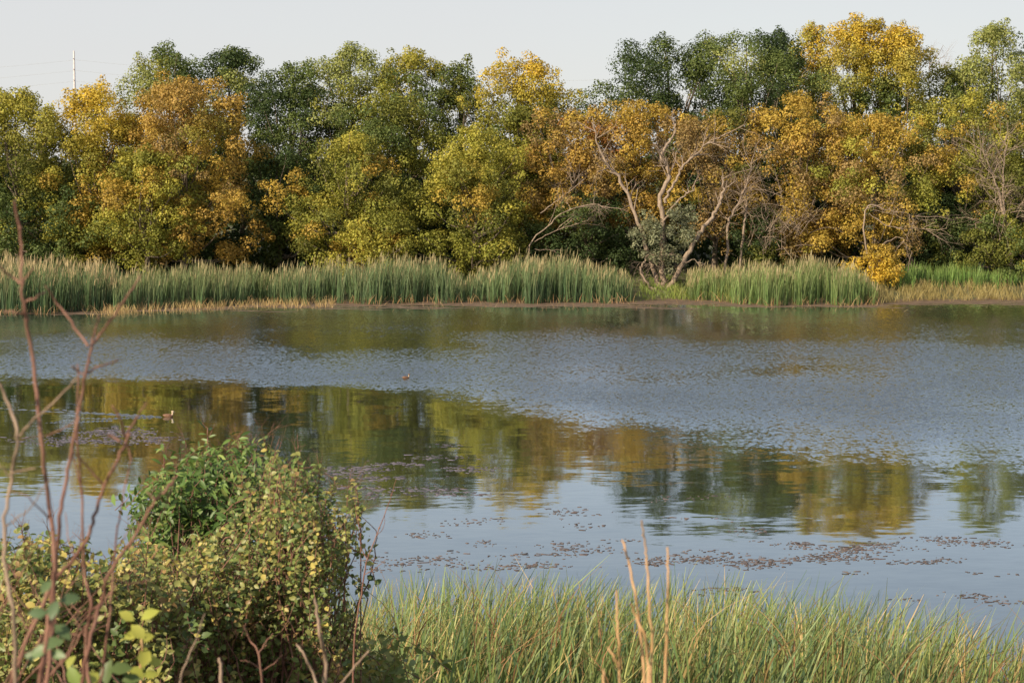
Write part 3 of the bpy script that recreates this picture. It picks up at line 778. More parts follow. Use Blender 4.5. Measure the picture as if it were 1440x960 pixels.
def grass_patch(name, label, x0, x1, dy0, dy1, n, h, c0, c1, seed, w=(.012, .03), cat='grass', z0=None, lean=.35):
    rng = np.random.default_rng(seed)
    X = rng.uniform((x0 - 720) / FPX * 88, (x1 - 720) / FPX * 88, n)
    cl = np.sin(X * 2.1 + seed) * .5 + np.sin(X * 5.3) * .3
    Y = shore(X) + rng.uniform(dy0, dy1, n) + cl * .5
    Z = np.maximum(ground_z(X, Y), -.02) - .02
    keep = rng.random(n) < (.5 + .5 * cl) * (.35 + .65 * (np.sin(X * 3.1 + Y * 4.0 + seed) > -.2))
    b = np.stack((X, Y, Z), -1)[keep]; k = len(b)
    hh = rng.uniform(*h, k)
    V, F, C = blade_arrays(rng, b, hh, rng.uniform(*w, k), rng.normal(0, lean, (k, 2)), np.array(c0)[None] * rng.uniform(.6, 1.2, (k, 1)), np.array(c1)[None] * rng.uniform(.6, 1.2, (k, 1)), 3)
    return tag(link(name, mesh_np(name, V, F, np.clip(C, .01, 1)), M_REED), label, cat, kind='stuff')
grass_patch('dry_grass', 'dry yellow grass fringe on the mud at left', 178, 475, -3.6, .6, 4200, (.15, .5), (.30, .20, .08), (.58, .42, .18), 111)
grass_patch('green_grass', 'short bright green grass around the willow foot', 880, 995, -.6, 4.5, 5000, (.12, .4), (.13, .19, .04), (.30, .38, .07), 112)
grass_patch('dry_sedge', 'tan sedge fringe below the bright reeds at right', 1215, 1500, -.8, 2.6, 8500, (.25, .62), (.24, .18, .07), (.44, .36, .13), 113)
grass_patch('bank_grass', 'low green grass under the shore trees', -80, 1560, 3.6, 8.5, 9000, (.2, .6), (.06, .09, .02), (.14, .18, .04), 114)
grass_patch('marsh_grass', 'low yellow-green tufts left of the rounded reed stand', 955, 1060, -.3, 1.6, 1500, (.3, .8), (.2, .22, .05), (.36, .38, .1), 115)

grass_patch('dead_reed_litter', 'sparse dead reed stubble scattered on the mud at centre', 470, 1240, -5.5, .3, 1500, (.05, .28), (.22, .14, .07), (.42, .29, .14), 116, cat='reed litter', lean=.9)
# ------------------------------------------------------------------ power pole and lines
m_pole = bark_material('pole_steel', (.5, .46, .45), (.62, .56, .55), 4, .6, .05)
m_wire, nt, out = newmat('wire_alloy')
p = nd(nt, 'ShaderNodeBsdfPrincipled'); p.inputs['Base Color'].default_value = (.42, .43, .44, 1); p.inputs['Roughness'].default_value = .5
nt.links.new(p.outputs[0], out.inputs[0])
DP = 420.0
def power_pole(x, label):
    b = at(x, 235, DP); top = at(x, 72, DP)[2]
    gz = float(ground_z(b[0], DP)); o = np.array((b[0], DP, gz))
    root = empty('power_pole', o, label, 'power pole', 'power poles beyond the trees')
    T = Tubes(); T.add([(0, 0, -.3), (0, 0, (top - gz) * .5), (0, 0, top - gz)], [.38, .30, .17], 10)
    link('pole', T.mesh('pole'), m_pole, root)
    for yy in (84.5, 99.5, 114.5):
        z = at(x, yy, DP)[2] - gz
        T = Tubes(); T.add([(0, -.1, z + .15), (0, -.9, z + .3)], [.09, .05], 6)
        link('cross_arm', T.mesh('cross_arm'), m_pole, root)
    return o
px_ = [power_pole(107, 'tall slender steel power pole above the left trees')]
for k, yy in enumerate((84.5, 99.5, 114.5)):
    p0 = at(107, yy, DP - .9)
    T = Tubes()
    for sgn in (-1, 1):
        t = np.linspace(0, 1, 25); Lx = 170.0
        sag = 4 * 4.5 * (t - t * t)
        T.add(np.stack((p0[0] + sgn * Lx * t, np.full(25, p0[1]), p0[2] - sag), -1), .017, 4, cap=False)
    tag(link('power_line', T.mesh('power_line', origin=p0), m_wire, None, tuple(p0)), ('topmost', 'middle', 'lowest')[k] + ' thin power line strung from the steel pole', 'power line', 'power lines')

# ------------------------------------------------------------------ floating pondweed
def weed(name, label, clusters, seed, c, size=(.008, .032), z=.004):
    rng = np.random.default_rng(seed)
    P = []; S = []
    for (x, y, w, h, n) in clusters:
        # a few strands of flecks per patch
        ns = max(2, n // 6)
        sx = x + rng.normal(0, w * .45, ns); sy = y + rng.normal(0, h * .45, ns)
        for k in range(int(n * 1.0)):
            j = rng.integers(ns)
            q = onwater(sx[j] + rng.normal(0, 15), sy[j] + rng.normal(0, 1.6))
            P.append(q); S.append(rng.uniform(*size) * rng.choice([.5, .8, 1.0, 1.5], p=[.4, .3, .2, .1]))
    P = np.array(P); S = np.array(S); n = len(P); K = 7
    th = np.linspace(0, 2 * np.pi, K, endpoint=False)[None] + rng.uniform(0, .6, (n, K))
    r = S[:, None] * rng.uniform(.45, 1.0, (n, K))
    rot = rng.normal(0, .35, n)[:, None]
    ex, ey = np.cos(th) * r * 2.4, np.sin(th) * r * .7
    xx, yy = ex * np.cos(rot) - ey * np.sin(rot), ex * np.sin(rot) + ey * np.cos(rot)
    lo = np.stack((P[:, 0, None] + xx, P[:, 1, None] + yy, np.full((n, K), -.01)), -1)
    hi = np.stack((P[:, 0, None] + xx * .8, P[:, 1, None] + yy * .8, np.full((n, K), z) + rng.uniform(0, .005, (n, K))), -1)
    V = np.concatenate((lo, hi), 1).reshape(-1, 3)
    b = np.arange(n)[:, None] * 2 * K
    side = np.concatenate([b + np.array([[a, (a + 1) % K, K + (a + 1) % K, K + a]]) for a in range(K)])
    topf = b + np.arange(K, 2 * K)[None]
    C = np.repeat(np.array(c)[None] * rng.uniform(.5, 1.6, (n, 1)), 2 * K, 0)
    return tag(link(name, mesh_np(name, V, [side, topf], C), M_WEED), label, 'pondweed', kind='stuff')
M_WEED = leaf_material('pondweed', trans=0.0, rough=.5, spec=.4)
weed('floating_pondweed', 'dark reddish floating pondweed flecks on the calm near water',
     [(800, 768, 60, 8, 70), (800, 722, 30, 8, 60), (645, 735, 50, 7, 40), (590, 752, 40, 6, 40), (560, 790, 60, 10, 60), (640, 785, 80, 10, 90), (700, 798, 60, 6, 60),
      (830, 778, 40, 6, 60), (850, 740, 40, 5, 20), (872, 760, 22, 2, 14), (930, 790, 40, 8, 80), (990, 785, 60, 10, 170), (1075, 790, 60, 8, 190), (1110, 765, 40, 6, 70), (1170, 782, 60, 9, 190),
      (1210, 772, 50, 6, 130), (1230, 765, 40, 5, 60), (1330, 758, 40, 5, 70), (1375, 765, 40, 6, 90), (1310, 789, 30, 3, 50), (1275, 791, 26, 2, 30), (1210, 806, 12, 1, 10), (1370, 806, 10, 1, 6), (1420, 808, 8, 1, 6),
      (1370, 838, 30, 5, 40), (1410, 848, 26, 4, 30), (1275, 843, 14, 1, 12), (1030, 828, 30, 4, 40), (1010, 832, 20, 3, 20), (760, 795, 60, 6, 60), (680, 765, 60, 6, 24), (730, 782, 40, 4, 24), (1060, 745, 40, 6, 30), (520, 800, 30, 6, 30),
      (960, 700, 60, 8, 30), (1000, 730, 40, 5, 16), (690, 695, 40, 5, 20)], 201, (.095, .072, .066))
weed('floating_pondweed', 'grey sparkling mats of pondweed on the tree reflections at left',
     [(165, 608, 50, 6, 260), (120, 618, 70, 7, 220), (210, 620, 24, 6, 120), (60, 622, 50, 5, 60), (510, 660, 60, 4, 110), (560, 652, 50, 4, 80), (600, 643, 40, 3, 40), (660, 660, 50, 3, 70), (545, 672, 70, 4, 90), (590, 688, 60, 6, 90), (500, 690, 60, 8, 110), (640, 695, 50, 5, 50), (480, 665, 30, 5, 50), (640, 627, 40, 1, 12)], 202, (.10, .085, .10), (.014, .045))

# ------------------------------------------------------------------ ducks
def lathe_x(prof, sides=14, sy=1.0, sz=1.0, cz=None):
    """body of revolution along x; prof (x, r, zc)"""
    th = np.linspace(0, 2 * np.pi, sides, endpoint=False)
    V = np.concatenate([np.stack((np.full(sides, x), np.cos(th) * r * sy, zc + np.sin(th) * r * sz), -1) for x, r, zc in prof])
    k = len(prof)
    i = (np.arange(k - 1)[:, None] * sides); j = np.arange(sides)[None]; j2 = (j + 1) % sides
    F = np.stack((i + j, i + j2, i + sides + j2, i + sides + j), -1).reshape(-1, 4)
    return V, [F, np.array([list(range(sides))[::-1]]), np.array([[(k - 1) * sides + a for a in range(sides)]])]
def plain(name, c, rough=.6):
    m, nt, out = newmat(name)
    no = nd(nt, 'ShaderNodeTexNoise'); no.inputs['Scale'].default_value = 40
    cr = nd(nt, 'ShaderNodeValToRGB')
    cr.color_ramp.elements[0].color = (*[v * .6 for v in c], 1); cr.color_ramp.elements[1].color = (*[min(1, v * 1.3) for v in c], 1)
    p = nd(nt, 'ShaderNodeBsdfPrincipled'); p.inputs['Roughness'].default_value = rough
    nt.links.new(no.outputs[0], cr.inputs[0]); nt.links.new(cr.outputs[0], p.inputs['Base Color']); nt.links.new(p.outputs[0], out.inputs[0])
    return m
m_body = plain('duck_brown', (.20, .10, .055)); m_head = plain('duck_pale', (.55, .42, .28)); m_cap = plain('duck_crown', (.06, .035, .025)); m_bill = plain('duck_bill', (.10, .09, .085), .4)
def duck(x, y, s, label, turn=0., headm=None):
    p0 = onwater(x, y)
    root = empty('duck', p0, label, 'duck', 'ducks on the pond')
    root.rotation_euler = (0, 0, turn); root.scale = (s, s, s)
    V, F = lathe_x([(-.20, .008, .075), (-.17, .03, .06), (-.12, .062, .045), (-.04, .085, .035), (.04, .085, .03), (.10, .068, .032), (.14, .04, .04), (.155, .012, .045)], sy=.95, sz=.85)
    link('body', mesh_np('body', V, F, None, True), m_body, root)
    T = Tubes(); T.add(spline([(.11, 0, .05), (.135, 0, .10), (.14, 0, .15)], 4), [.036, .028, .028], 10)
    link('neck', T.mesh('neck'), m_head, root)
    V, F = lathe_x([(.095, .008, .178), (.105, .028, .178), (.13, .042, .178), (.16, .040, .175), (.182, .024, .170), (.19, .010, .168)], sy=.85)
    hd = link('head', mesh_np('head', V, F, None, True), headm or m_head, root)
    V, F = lathe_x([(.098, .012, .196), (.13, .036, .192), (.165, .026, .19), (.18, .006, .188)], sy=.85, sz=.85)
    link('crown_patch', mesh_np('crown_patch', V, F, None, True), m_cap, hd)
    V, F = lathe_x([(.182, .014, .168), (.205, .012, .163), (.228, .010, .160), (.238, .003, .160)], sides=8, sy=1.2, sz=.55)
    link('bill', mesh_np('bill', V, F, None, True), m_bill, hd)
    for sg in (-1, 1):
        V, F = lathe_x([(-.15, .01, .075), (-.08, .032, .07), (.02, .035, .065), (.08, .012, .06)], sides=8, sy=.35, sz=.9)
        V[:, 1] += sg * .072
        link('wing', mesh_np('wing', V, F, None, True), m_body, root)
    return root
duck(237, 586, .72, 'small brown duck with pale cheek trailing a wake at left')
duck(571, 532, .62, 'tiny dark duck resting on the ruffled water at centre', .4, m_body)
# wake: low ridges of water spreading behind the swimming duck
w0 = onwater(229, 586.5)
V = []; F = []
rng = np.random.default_rng(9)
def ridge(p0, p1, amp, wd, n=140, breaks=.0):
    t = np.linspace(0, 1, n)
    c = p0[None] * (1 - t[:, None]) + p1[None] * t[:, None]
    c[:, 1] += .05 * np.sin(t * 40 + p1[1]) * t + .12 * np.sin(t * 9) * t
    a = amp * (.55 + .45 * np.sin(t * 95 + rng.uniform(0, 6))) * (1 - .6 * t) * np.clip(t * 20, 0, 1) * np.clip((1 - t) * 6, 0, 1)
    b = sum(len(v) for v in V)
    prof = [(-1, 0), (-.5, .6), (0, 1), (.5, .6), (1, 0)]
    ww = wd * (.6 + .9 * t)
    V.append(np.concatenate([np.stack((c[:, 0], c[:, 1] + ww * u, -.004 + (a + .004) * h), -1) for u, h in prof]))
    for s in range(4):
        i = np.arange(n - 1)
        F.append(np.stack((b + s * n + i, b + s * n + i + 1, b + (s + 1) * n + i + 1, b + (s + 1) * n + i), -1))
ridge(w0, onwater(60, 575), .035, .10)
ridge(w0, onwater(-40, 572), .03, .13)
ridge(w0 + np.array((-.2, -.12, 0)), onwater(95, 588.5), .03, .09)
ridge(onwater(160, 591), onwater(60, 595), .025, .12)
ridge(w0, onwater(140, 583), .025, .08)
m_wk, nt, out = newmat('wake_water')
p = nd(nt, 'ShaderNodeBsdfPrincipled'); p.inputs['Base Color'].default_value = (.03, .03, .02, 1); p.inputs['Roughness'].default_value = .03; p.inputs['IOR'].default_value = 2.2
nt.links.new(p.outputs[0], out.inputs[0])
tag(link('wake', mesh_np('wake', np.concatenate(V), np.concatenate(F), None, True), m_wk), 'pale V-shaped wake behind the swimming duck', 'wake', kind='stuff')

# ------------------------------------------------------------------ near cattail bed
rng = np.random.default_rng(301)
def near_top(X, Y):
    """wanted tip row (photo px) for a blade: follows the photo's outline of the bed"""
    x = 720 + X / Y * FPX
    return np.interp(x, [380, 480, 560, 640, 760, 850, 960, 1080, 1180, 1300, 1400, 1500], [860, 835, 812, 806, 808, 818, 812, 834, 836, 858, 884, 900])
n = 8600
X = rng.uniform(-4.2, 8.5, n); X = X + .10 * np.sin(X * 13.0); v = rng.random(n)
Y = 16.0 + 5.4 * v ** .8 - np.clip(X - 3.5, 0, 5) * .22 * v
Z = np.maximum(ground_z(X, Y), -.1) - .05
x_px = 720 + X / Y * FPX
zt = EYE - (near_top(X, Y) + np.abs(rng.normal(0, 22, n)) - 28 - 235) / FPX * Y
zt -= .10 * (1 - v) 
h = np.clip((zt - Z), .6, 2.6) * np.where(rng.random(n) < .3, rng.uniform(.6, .9, n), rng.uniform(.9, 1.02, n))
thin = rng.random(n) < np.where(X > 3.6, .62, 1.0)
X, Y, Z, h = X[thin], Y[thin], Z[thin], h[thin]; n = len(X)
base = np.stack((X, Y, Z), -1)
fam = rng.choice(4, n, p=[.46, .24, .2, .10])
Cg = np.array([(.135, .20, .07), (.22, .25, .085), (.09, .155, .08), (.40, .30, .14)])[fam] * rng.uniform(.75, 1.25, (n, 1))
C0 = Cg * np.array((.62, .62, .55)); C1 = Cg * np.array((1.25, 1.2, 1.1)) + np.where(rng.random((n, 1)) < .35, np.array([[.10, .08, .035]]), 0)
lean = np.stack((rng.normal(.12, .17, n), rng.normal(0, .14, n)), -1)
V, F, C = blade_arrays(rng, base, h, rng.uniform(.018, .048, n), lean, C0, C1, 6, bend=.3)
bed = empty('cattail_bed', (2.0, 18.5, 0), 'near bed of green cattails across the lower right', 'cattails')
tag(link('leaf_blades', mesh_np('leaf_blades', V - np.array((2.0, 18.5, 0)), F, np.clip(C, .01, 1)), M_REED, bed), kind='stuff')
# bent-over and dry leaves
n = 1500
X = rng.uniform(-3.5, 8, n); Y = rng.uniform(16, 20.6, n) - np.clip(X - 3.5, 0, 5) * .15
zt = EYE - (near_top(X, Y) + rng.uniform(5, 110, n) - 235) / FPX * Y
b = np.stack((X, Y, np.clip(zt - .55, 0, 2)), -1)
Cd = np.array([(.40, .27, .11), (.22, .2, .08), (.33, .18, .08)])[rng.choice(3, n)] * rng.uniform(.6, 1.2, (n, 1))
V, F, C = blade_arrays(rng, b, rng.uniform(.4, .7, n), rng.uniform(.008, .018, n), rng.normal(0, .6, (n, 2)) + np.array((.2, 0)), Cd * .8, Cd, 5, bend=.7)
tag(link('dry_leaves', mesh_np('dry_leaves', V - np.array((2.0, 18.5, 0)), F, np.clip(C, .01, 1)), M_REED, bed), kind='stuff')
# single blades that stand out above the bed
for k, (x, y, dx, D) in enumerate([(1248, 812, 3, 19.6), (1180, 838, -4, 19.5), (1158, 828, 3, 19.8), (1352, 830, 6, 19), (1346, 858, -2, 19.2), (1395, 855, 22, 18.8), (1420, 868, 18, 18.5), (1236, 830, 2, 19.5), (1300, 850, -8, 19.2), (1010, 806, 1, 20.5), (992, 810, 3, 20.2), (940, 808, -3, 20.4), (650, 792, 2, 20.8), (766, 790, 4, 20.8), (796, 796, -5, 20.8), (590, 800, 6, 20.5), (700, 784, 8, 21), (625, 798, -6, 20.9), (1080, 824, 4, 20), (1120, 826, 10, 19.8)]):
    tip_ = at(x, y, D); b = np.array((tip_[0] - dx / FPX * D * 4, D, max(float(ground_z(tip_[0], D)), -.1) - .05))
    mid = b * .45 + tip_ * .55; mid[0] = b[0] + (tip_[0] - b[0]) * .35
    P = spline([b, mid, tip_], 6); kk = len(P)
    wv = np.interp(np.linspace(0, 1, kk), [0, .2, .7, 1], [.014, .020, .015, .002])
    a = rng.uniform(-.6, .6); S = np.array((math.cos(a), math.sin(a), 0)); Nf = np.array((-math.sin(a), math.cos(a), 0))
    V = np.concatenate((P - S * wv[:, None] / 2, P + Nf * .003, P + S * wv[:, None] / 2)) - np.array((2.0, 18.5, 0))
    i = np.arange(kk - 1)
    F = np.concatenate((np.stack((i, i + 1, kk + i + 1, kk + i), -1), np.stack((kk + i, kk + i + 1, 2 * kk + i + 1, 2 * kk + i), -1)))
    c = np.array((.17, .2, .07)) * rng.uniform(.7, 1.2)
    link('leaf_blade', mesh_np('leaf_blade', V, F, np.tile(c, (3 * kk, 1))), M_REED, bed)

# ------------------------------------------------------------------ near shrubs on the bank
def single_leaf(name, L, W, c, fold=.2):
    V, F, C = leaf_mesh_arrays(np.zeros((1, 3)), np.array([[0, 0, 1.]]), np.array([[1., 0, 0]]), np.array([L]), np.array([W]), np.array([c]), fold, True)
    return mesh_np(name, V, F, C, True)
def orient(o, nvec, tvec):
    n = Vector(nvec).normalized(); t = Vector(tvec); t = (t - n * t.dot(n)).normalized(); s = n.cross(t)
    from mathutils import Matrix
    o.rotation_euler = Matrix((t, s, n)).transposed().to_euler()

def shrub(name, label, cat, blobs, D, seed, pal, leaf, stems, mat_stem, aspect=.6, nleaf=5000, tips=(), n_single=120, depth=1.0, droop=.2):
    """blobs: (x,y,rx,ry,weight) ellipses in photo px at distance D; stems: polylines in px"""
    rng = np.random.default_rng(seed)
    bx = np.mean([b[0] for b in blobs]); b0 = at(bx, 900, D); b0[2] = float(ground_z(b0[0], D))
    root = empty(name, b0, label, cat)
    W = np.array([b[4] for b in blobs], float); W /= W.sum()
    # shoots through the volume carry the leaves
    T = Tubes(); P = []; Nn = []; Tn = []; Cc = []
    names = [a for a, _ in pal]; pw = np.array([b for _, b in pal], float); pw /= pw.sum()
    nsh = int(nleaf / 16 * 1.15)
    for k in range(nsh):
        b = blobs[rng.choice(len(blobs), p=W)]
        a = rng.uniform(0, 6.28); rr = rng.random() ** .55
        dy = rng.uniform(-1, 1)
        qx, qy = b[0] + math.cos(a) * rr * b[2], b[1] + math.sin(a) * rr * b[3]
        lump = math.sin(qx * .061 + seed) * math.sin(qy * .075 + seed * 1.7) + .6 * math.sin(qx * .13 + qy * .11 + seed)
        if rng.random() < np.clip(.25 - lump * .55, 0, .8) * (.35 + .65 * rr): continue
        e = at(b[0] + math.cos(a) * rr * b[2] * math.sqrt(1 - .5 * dy * dy), b[1] + math.sin(a) * rr * b[3], D + dy * depth)
        g = np.array((b0[0] + (e[0] - b0[0]) * .55 + rng.normal(0, .1), b0[1] + (e[1] - b0[1]) * .5, 0)); g[2] = float(ground_z(g[0], g[1]))
        dirn = nrm(nrm(e - g) + rng.normal(0, .32, 3)); Ls = rng.uniform(.16, .42)
        s0 = e - dirn * Ls
        Q = wig(spline([s0, s0 * .5 + e * .5 + rng.normal(0, .02, 3), e], 3), .006, rng)
        T.add(Q, [.0035, .0015], 3, cap=False)
        if k % 5 == 0: T.add(wig(spline([g, g * .5 + s0 * .5 + rng.normal(0, .06, 3), s0], 4), .01, rng), [.009, .003], 4, cap=False)
        base_c = np.array(names)[rng.choice(len(names), p=pw)] if isinstance(names[0], str) else names[rng.choice(len(names), p=pw)]
        ph = rng.uniform(0, 6.28)
        for i in range(16):
            t = (i + rng.random() * .6) / 16; q = s0 + (e - s0) * t
            az = ph + i * 2.4
            u = nrm(np.cross(dirn, (0.2, .3, 1.0))); v = np.cross(dirn, u)
            od = nrm(u * math.cos(az) + v * math.sin(az) + dirn * .5 + np.array((0, 0, -droop)))
            l = leaf * (1.1 - .35 * t) * rng.uniform(.7, 1.2)
            P.append(q + od * l * .55); Tn.append(od); Nn.append(np.array((-.25, -.55, .8)) + rng.normal(0, .62, 3)); Cc.append((*(np.array(base_c) * rng.uniform(.7, 1.3)), l))
    P = np.array(P); Nn = np.array(Nn); Tn = np.array(Tn); Cc = np.array(Cc); l = Cc[:, 3]; Cc = np.clip(Cc[:, :3], .01, .9)
    # the most visible leaves: nearest to the camera, on the outside
    near = np.argsort(P[:, 1] + rng.normal(0, .15, len(P)))[:n_single]
    rest = np.ones(len(P), bool); rest[near] = False
    V, F, C = leaf_mesh_arrays(P[rest], Nn[rest], Tn[rest], l[rest], l[rest] * aspect * rng.uniform(.8, 1.15, rest.sum()), Cc[rest], .18, True)
    tag(link('foliage', mesh_np('foliage', V - b0, F, C, True), M_SHRUB, root), kind='stuff')
    pool = [single_leaf('leaf', 1.0, aspect, np.array(c) * 1.05) for c in ([n for n in names])]
    for m_ in pool: m_.materials.append(M_SHRUB)
    for i in near:
        o = bpy.data.objects.new('leaf', pool[rng.choice(len(pool), p=pw)]); COL.objects.link(o); o.parent = root
        o.location = tuple(P[i] - b0); orient(o, Nn[i], Tn[i]); o.scale = (l[i],) * 3
    link('twigs', T.mesh('twigs', origin=b0), mat_stem, root)
    for (pts, r, dd) in stems:
        Ts = Tubes(); LP = []
        Q = [at(x, y, D + dd) for x, y in pts]
        g = Q[-1].copy(); g[2] = float(ground_z(g[0], g[1])) - .05
        Q = spline(Q, 5)
        if g[2] < Q[-1][2]: Q = np.vstack((Q, [Q[-1] * .5 + g * .5], [g]))
        Q = wig(Q, .004, rng)
        Ts.add(Q[::-1], [r, r * .35], 6)
        for k in range(7):
            i = rng.integers(0, len(Q) - 8) if len(Q) > 9 else 0
            grow(Ts, rng, Q[i], nrm(nrm(Q[i] - Q[i + 1]) + rng.normal(0, .5, 3)), rng.uniform(.05, .16), r * .3, 1, .5, (1, 2))
        link('stem', Ts.mesh('stem', origin=b0), mat_stem, root)
        nl = int(np.linalg.norm(Q[0] - Q[len(Q) * 2 // 3]) / (leaf * .24))
        for i in range(nl):
            t = (i / max(nl, 1)) ** 1.15 * .66 * (len(Q) - 1); j = int(t); q = Q[j] + (Q[min(j + 1, len(Q) - 1)] - Q[j]) * (t - j)
            az = i * 2.4 + r * 1000
            od = nrm(np.array((math.cos(az), math.sin(az), .7 - droop + rng.normal(0, .3))))
            ll = leaf * rng.uniform(.65, 1.1)
            LP.append((q + od * ll * .6, np.array((0, -.3, 1.0)) + rng.normal(0, .5, 3), od, ll, np.array(names[rng.choice(len(names), p=pw)]) * rng.uniform(.8, 1.35)))
        if LP:
            a_ = [np.array([z[i] for z in LP]) for i in range(5)]
            V, F, C = leaf_mesh_arrays(a_[0], a_[1], a_[2], a_[3], a_[3] * aspect, np.clip(a_[4], .01, .9), .18, True)
            tag(link('shoot_leaves', mesh_np('shoot_leaves', V - b0, F, C, True), M_SHRUB, root), kind='stuff')
    return root
c_y, c_yg, c_g, c_dg, c_br = (.46, .38, .11), (.28, .285, .085), (.18, .225, .06), (.10, .145, .045), (.34, .22, .09)
shrub('green_sapling', 'dark green leafy sapling behind the yellowing shrub', 'sapling',
      [(300, 690, 85, 60, 5), (250, 730, 60, 70, 4), (355, 660, 55, 40, 3), (300, 645, 45, 25, 1.6), (225, 690, 30, 35, 1.2), (330, 760, 110, 80, 4), (420, 690, 40, 50, 1.5), (205, 770, 35, 50, 1.5)],
      12.2, 401, [((.085, .15, .035), 6), ((.14, .215, .05), 4), ((.22, .27, .07), 1.5)], .085,
      [([(292, 602), (291, 640), (288, 680), (300, 740)], .009, 0), ([(337, 612), (332, 650), (330, 700)], .007, -.1), ([(228, 632), (236, 680), (262, 740)], .008, .1), ([(262, 625), (268, 680), (280, 730)], .006, .1), ([(212, 668), (222, 720), (250, 770)], .006, 0), ([(322, 616), (318, 660), (310, 720)], .006, -.2), ([(362, 622), (352, 670), (340, 720)], .006, .1), ([(405, 655), (392, 700), (370, 750)], .006, .2), ([(438, 668), (420, 710), (390, 760)], .006, .2), ([(186, 742), (205, 770), (240, 810)], .006, 0), ([(246, 640), (252, 690), (270, 740)], .006, -.3)], M_REDTWIG, aspect=.31, nleaf=7600, n_single=150, depth=.8, droop=.35)
shrub('yellowing_shrub', 'round-leaved yellow-green shrub with upright red stems, lower left', 'shrub',
      [(400, 760, 75, 70, 4), (330, 800, 100, 60, 5), (400, 850, 110, 90, 7), (300, 890, 130, 80, 7), (450, 900, 60, 70, 3), (395, 690, 28, 60, 1.1), (450, 740, 45, 45, 1.6), (480, 720, 26, 14, .5), (270, 830, 70, 60, 3), (388, 660, 14, 18, .25)],
      9.8, 402, [(c_yg, 5), (c_g, 5), (c_y, .9), (c_dg, 2), (c_br, .5)], .037,
      [([(388, 636), (390, 680), (396, 740), (402, 800), (400, 900), (395, 960)], .008, -.2), ([(384, 650), (386, 720), (392, 780), (380, 880)], .006, -.3), ([(460, 690), (452, 760), (440, 830), (425, 900), (412, 960)], .007, -.4), ([(500, 676), (503, 708), (506, 740)], .004, 0), ([(425, 700), (420, 780), (405, 870), (396, 960)], .006, -.5),
       ([(350, 770), (352, 830), (360, 900), (366, 960)], .006, -.5), ([(474, 770), (462, 840), (440, 920)], .006, -.5), ([(490, 690), (482, 760), (468, 820), (450, 890)], .005, -.2), ([(432, 668), (436, 720), (430, 790)], .005, -.1), ([(352, 690), (360, 740), (366, 800)], .005, -.2), ([(512, 716), (496, 735), (470, 770)], .005, .1), ([(330, 730), (336, 780), (345, 850)], .005, -.4), ([(300, 760), (306, 800), (320, 860)], .005, -.4), ([(258, 770), (262, 810), (275, 860)], .005, -.4), ([(410, 690), (412, 740), (410, 800)], .005, -.5), ([(372, 616), (380, 650), (388, 700)], .005, -.1), ([(448, 655), (446, 700), (440, 760)], .005, .1), ([(470, 672), (462, 720), (450, 780)], .005, .1), ([(505, 700), (498, 740), (484, 800)], .005, 0), ([(340, 668), (346, 710), (352, 760)], .005, 0), ([(418, 640), (416, 690), (412, 740)], .005, .1)], M_REDTWIG, aspect=.68, nleaf=18500, n_single=280, depth=.75)
shrub('low_shrub', 'low yellow-green shrub along the left edge', 'shrub',
      [(60, 800, 80, 50, 4), (20, 850, 60, 80, 4), (120, 850, 90, 70, 5), (190, 800, 60, 50, 3), (100, 910, 130, 70, 6), (30, 770, 40, 25, 1.5), (220, 880, 70, 80, 4), (-20, 900, 60, 80, 3)],
      9.0, 403, [(c_yg, 5), (c_g, 4), (c_y, 1.2), (c_dg, 2.5), (c_br, .4)], .046,
      [([(8, 760), (10, 830), (30, 900), (35, 960)], .006, -.3), ([(160, 800), (150, 860), (150, 950)], .006, -.5), ([(30, 742), (36, 790), (40, 860)], .006, -.2), ([(70, 752), (72, 800), (78, 870)], .006, -.3), ([(118, 762), (112, 810), (106, 880)], .006, -.4), ([(210, 756), (204, 800), (196, 870)], .006, -.2), ([(182, 770), (180, 820), (176, 880)], .006, -.5)], M_REDTWIG, aspect=.62, nleaf=12000, n_single=200, depth=.8)
shrub('bank_weeds', 'leafy weeds below the reeds at bottom centre', 'weeds',
      [(520, 940, 60, 30, 4), (600, 965, 60, 14, 1.2), (700, 975, 70, 14, 1), (540, 905, 30, 30, 1), (800, 982, 60, 14, .8)],
      10.5, 404, [(c_yg, 4), (c_g, 5), (c_y, .8)], .07, [], M_REDTWIG, aspect=.45, nleaf=1500, n_single=80, depth=.5)

# ------------------------------------------------------------------ near dead stalks (out of focus)
def stalk(name, label, cat, lines, D, mat, group=None, seed=0, thick=None):
    """lines: (points px, r0, r1); the first one runs down to the ground"""
    rng = np.random.default_rng(500 + seed)
    if thick is None: thick = .44 if mat is M_DRYSTEM else .6
    g = at(*lines[0][0][-1], D); gz = float(ground_z(g[0], D)); b = np.array((g[0], D, gz))
    root = empty(name, b, label, cat, group)
    for k, (pts, r0, r1) in enumerate(lines):
        P = [at(x, y, D + rng.uniform(-.03, .03)) for x, y in pts]
        P[0][1] = D if k == 0 else P[0][1]
        Q = spline(P, 5)
        if k == 0:
            e = Q[-1] + (Q[-1] - Q[-2]) * 3.0; ft = np.array((e[0] + (Q[-1][0] - Q[-3][0]) * 2, D, gz - .03))
            Q = np.vstack((Q, [e * .6 + ft * .4], [ft]))
        Q = wig(Q, .0009, rng)
        r0 *= thick; r1 *= thick
        T = Tubes(); T.add(Q, [r1, r0] if k == 0 else [r0, r1], 7)
        # nodes
        if k == 0:
            for i in range(3, len(Q) - 3, 7): T.add([Q[i] - (Q[i + 1] - Q[i]) * .2, Q[i], Q[i] + (Q[i + 1] - Q[i]) * .2], [r0 * .55, r0 * .95, r0 * .55], 7, cap=False)
        link('stem' if k == 0 else 'side_branch', T.mesh('stem', origin=b), mat, root)
    return root
GS = 'dead stalks at the left edge'
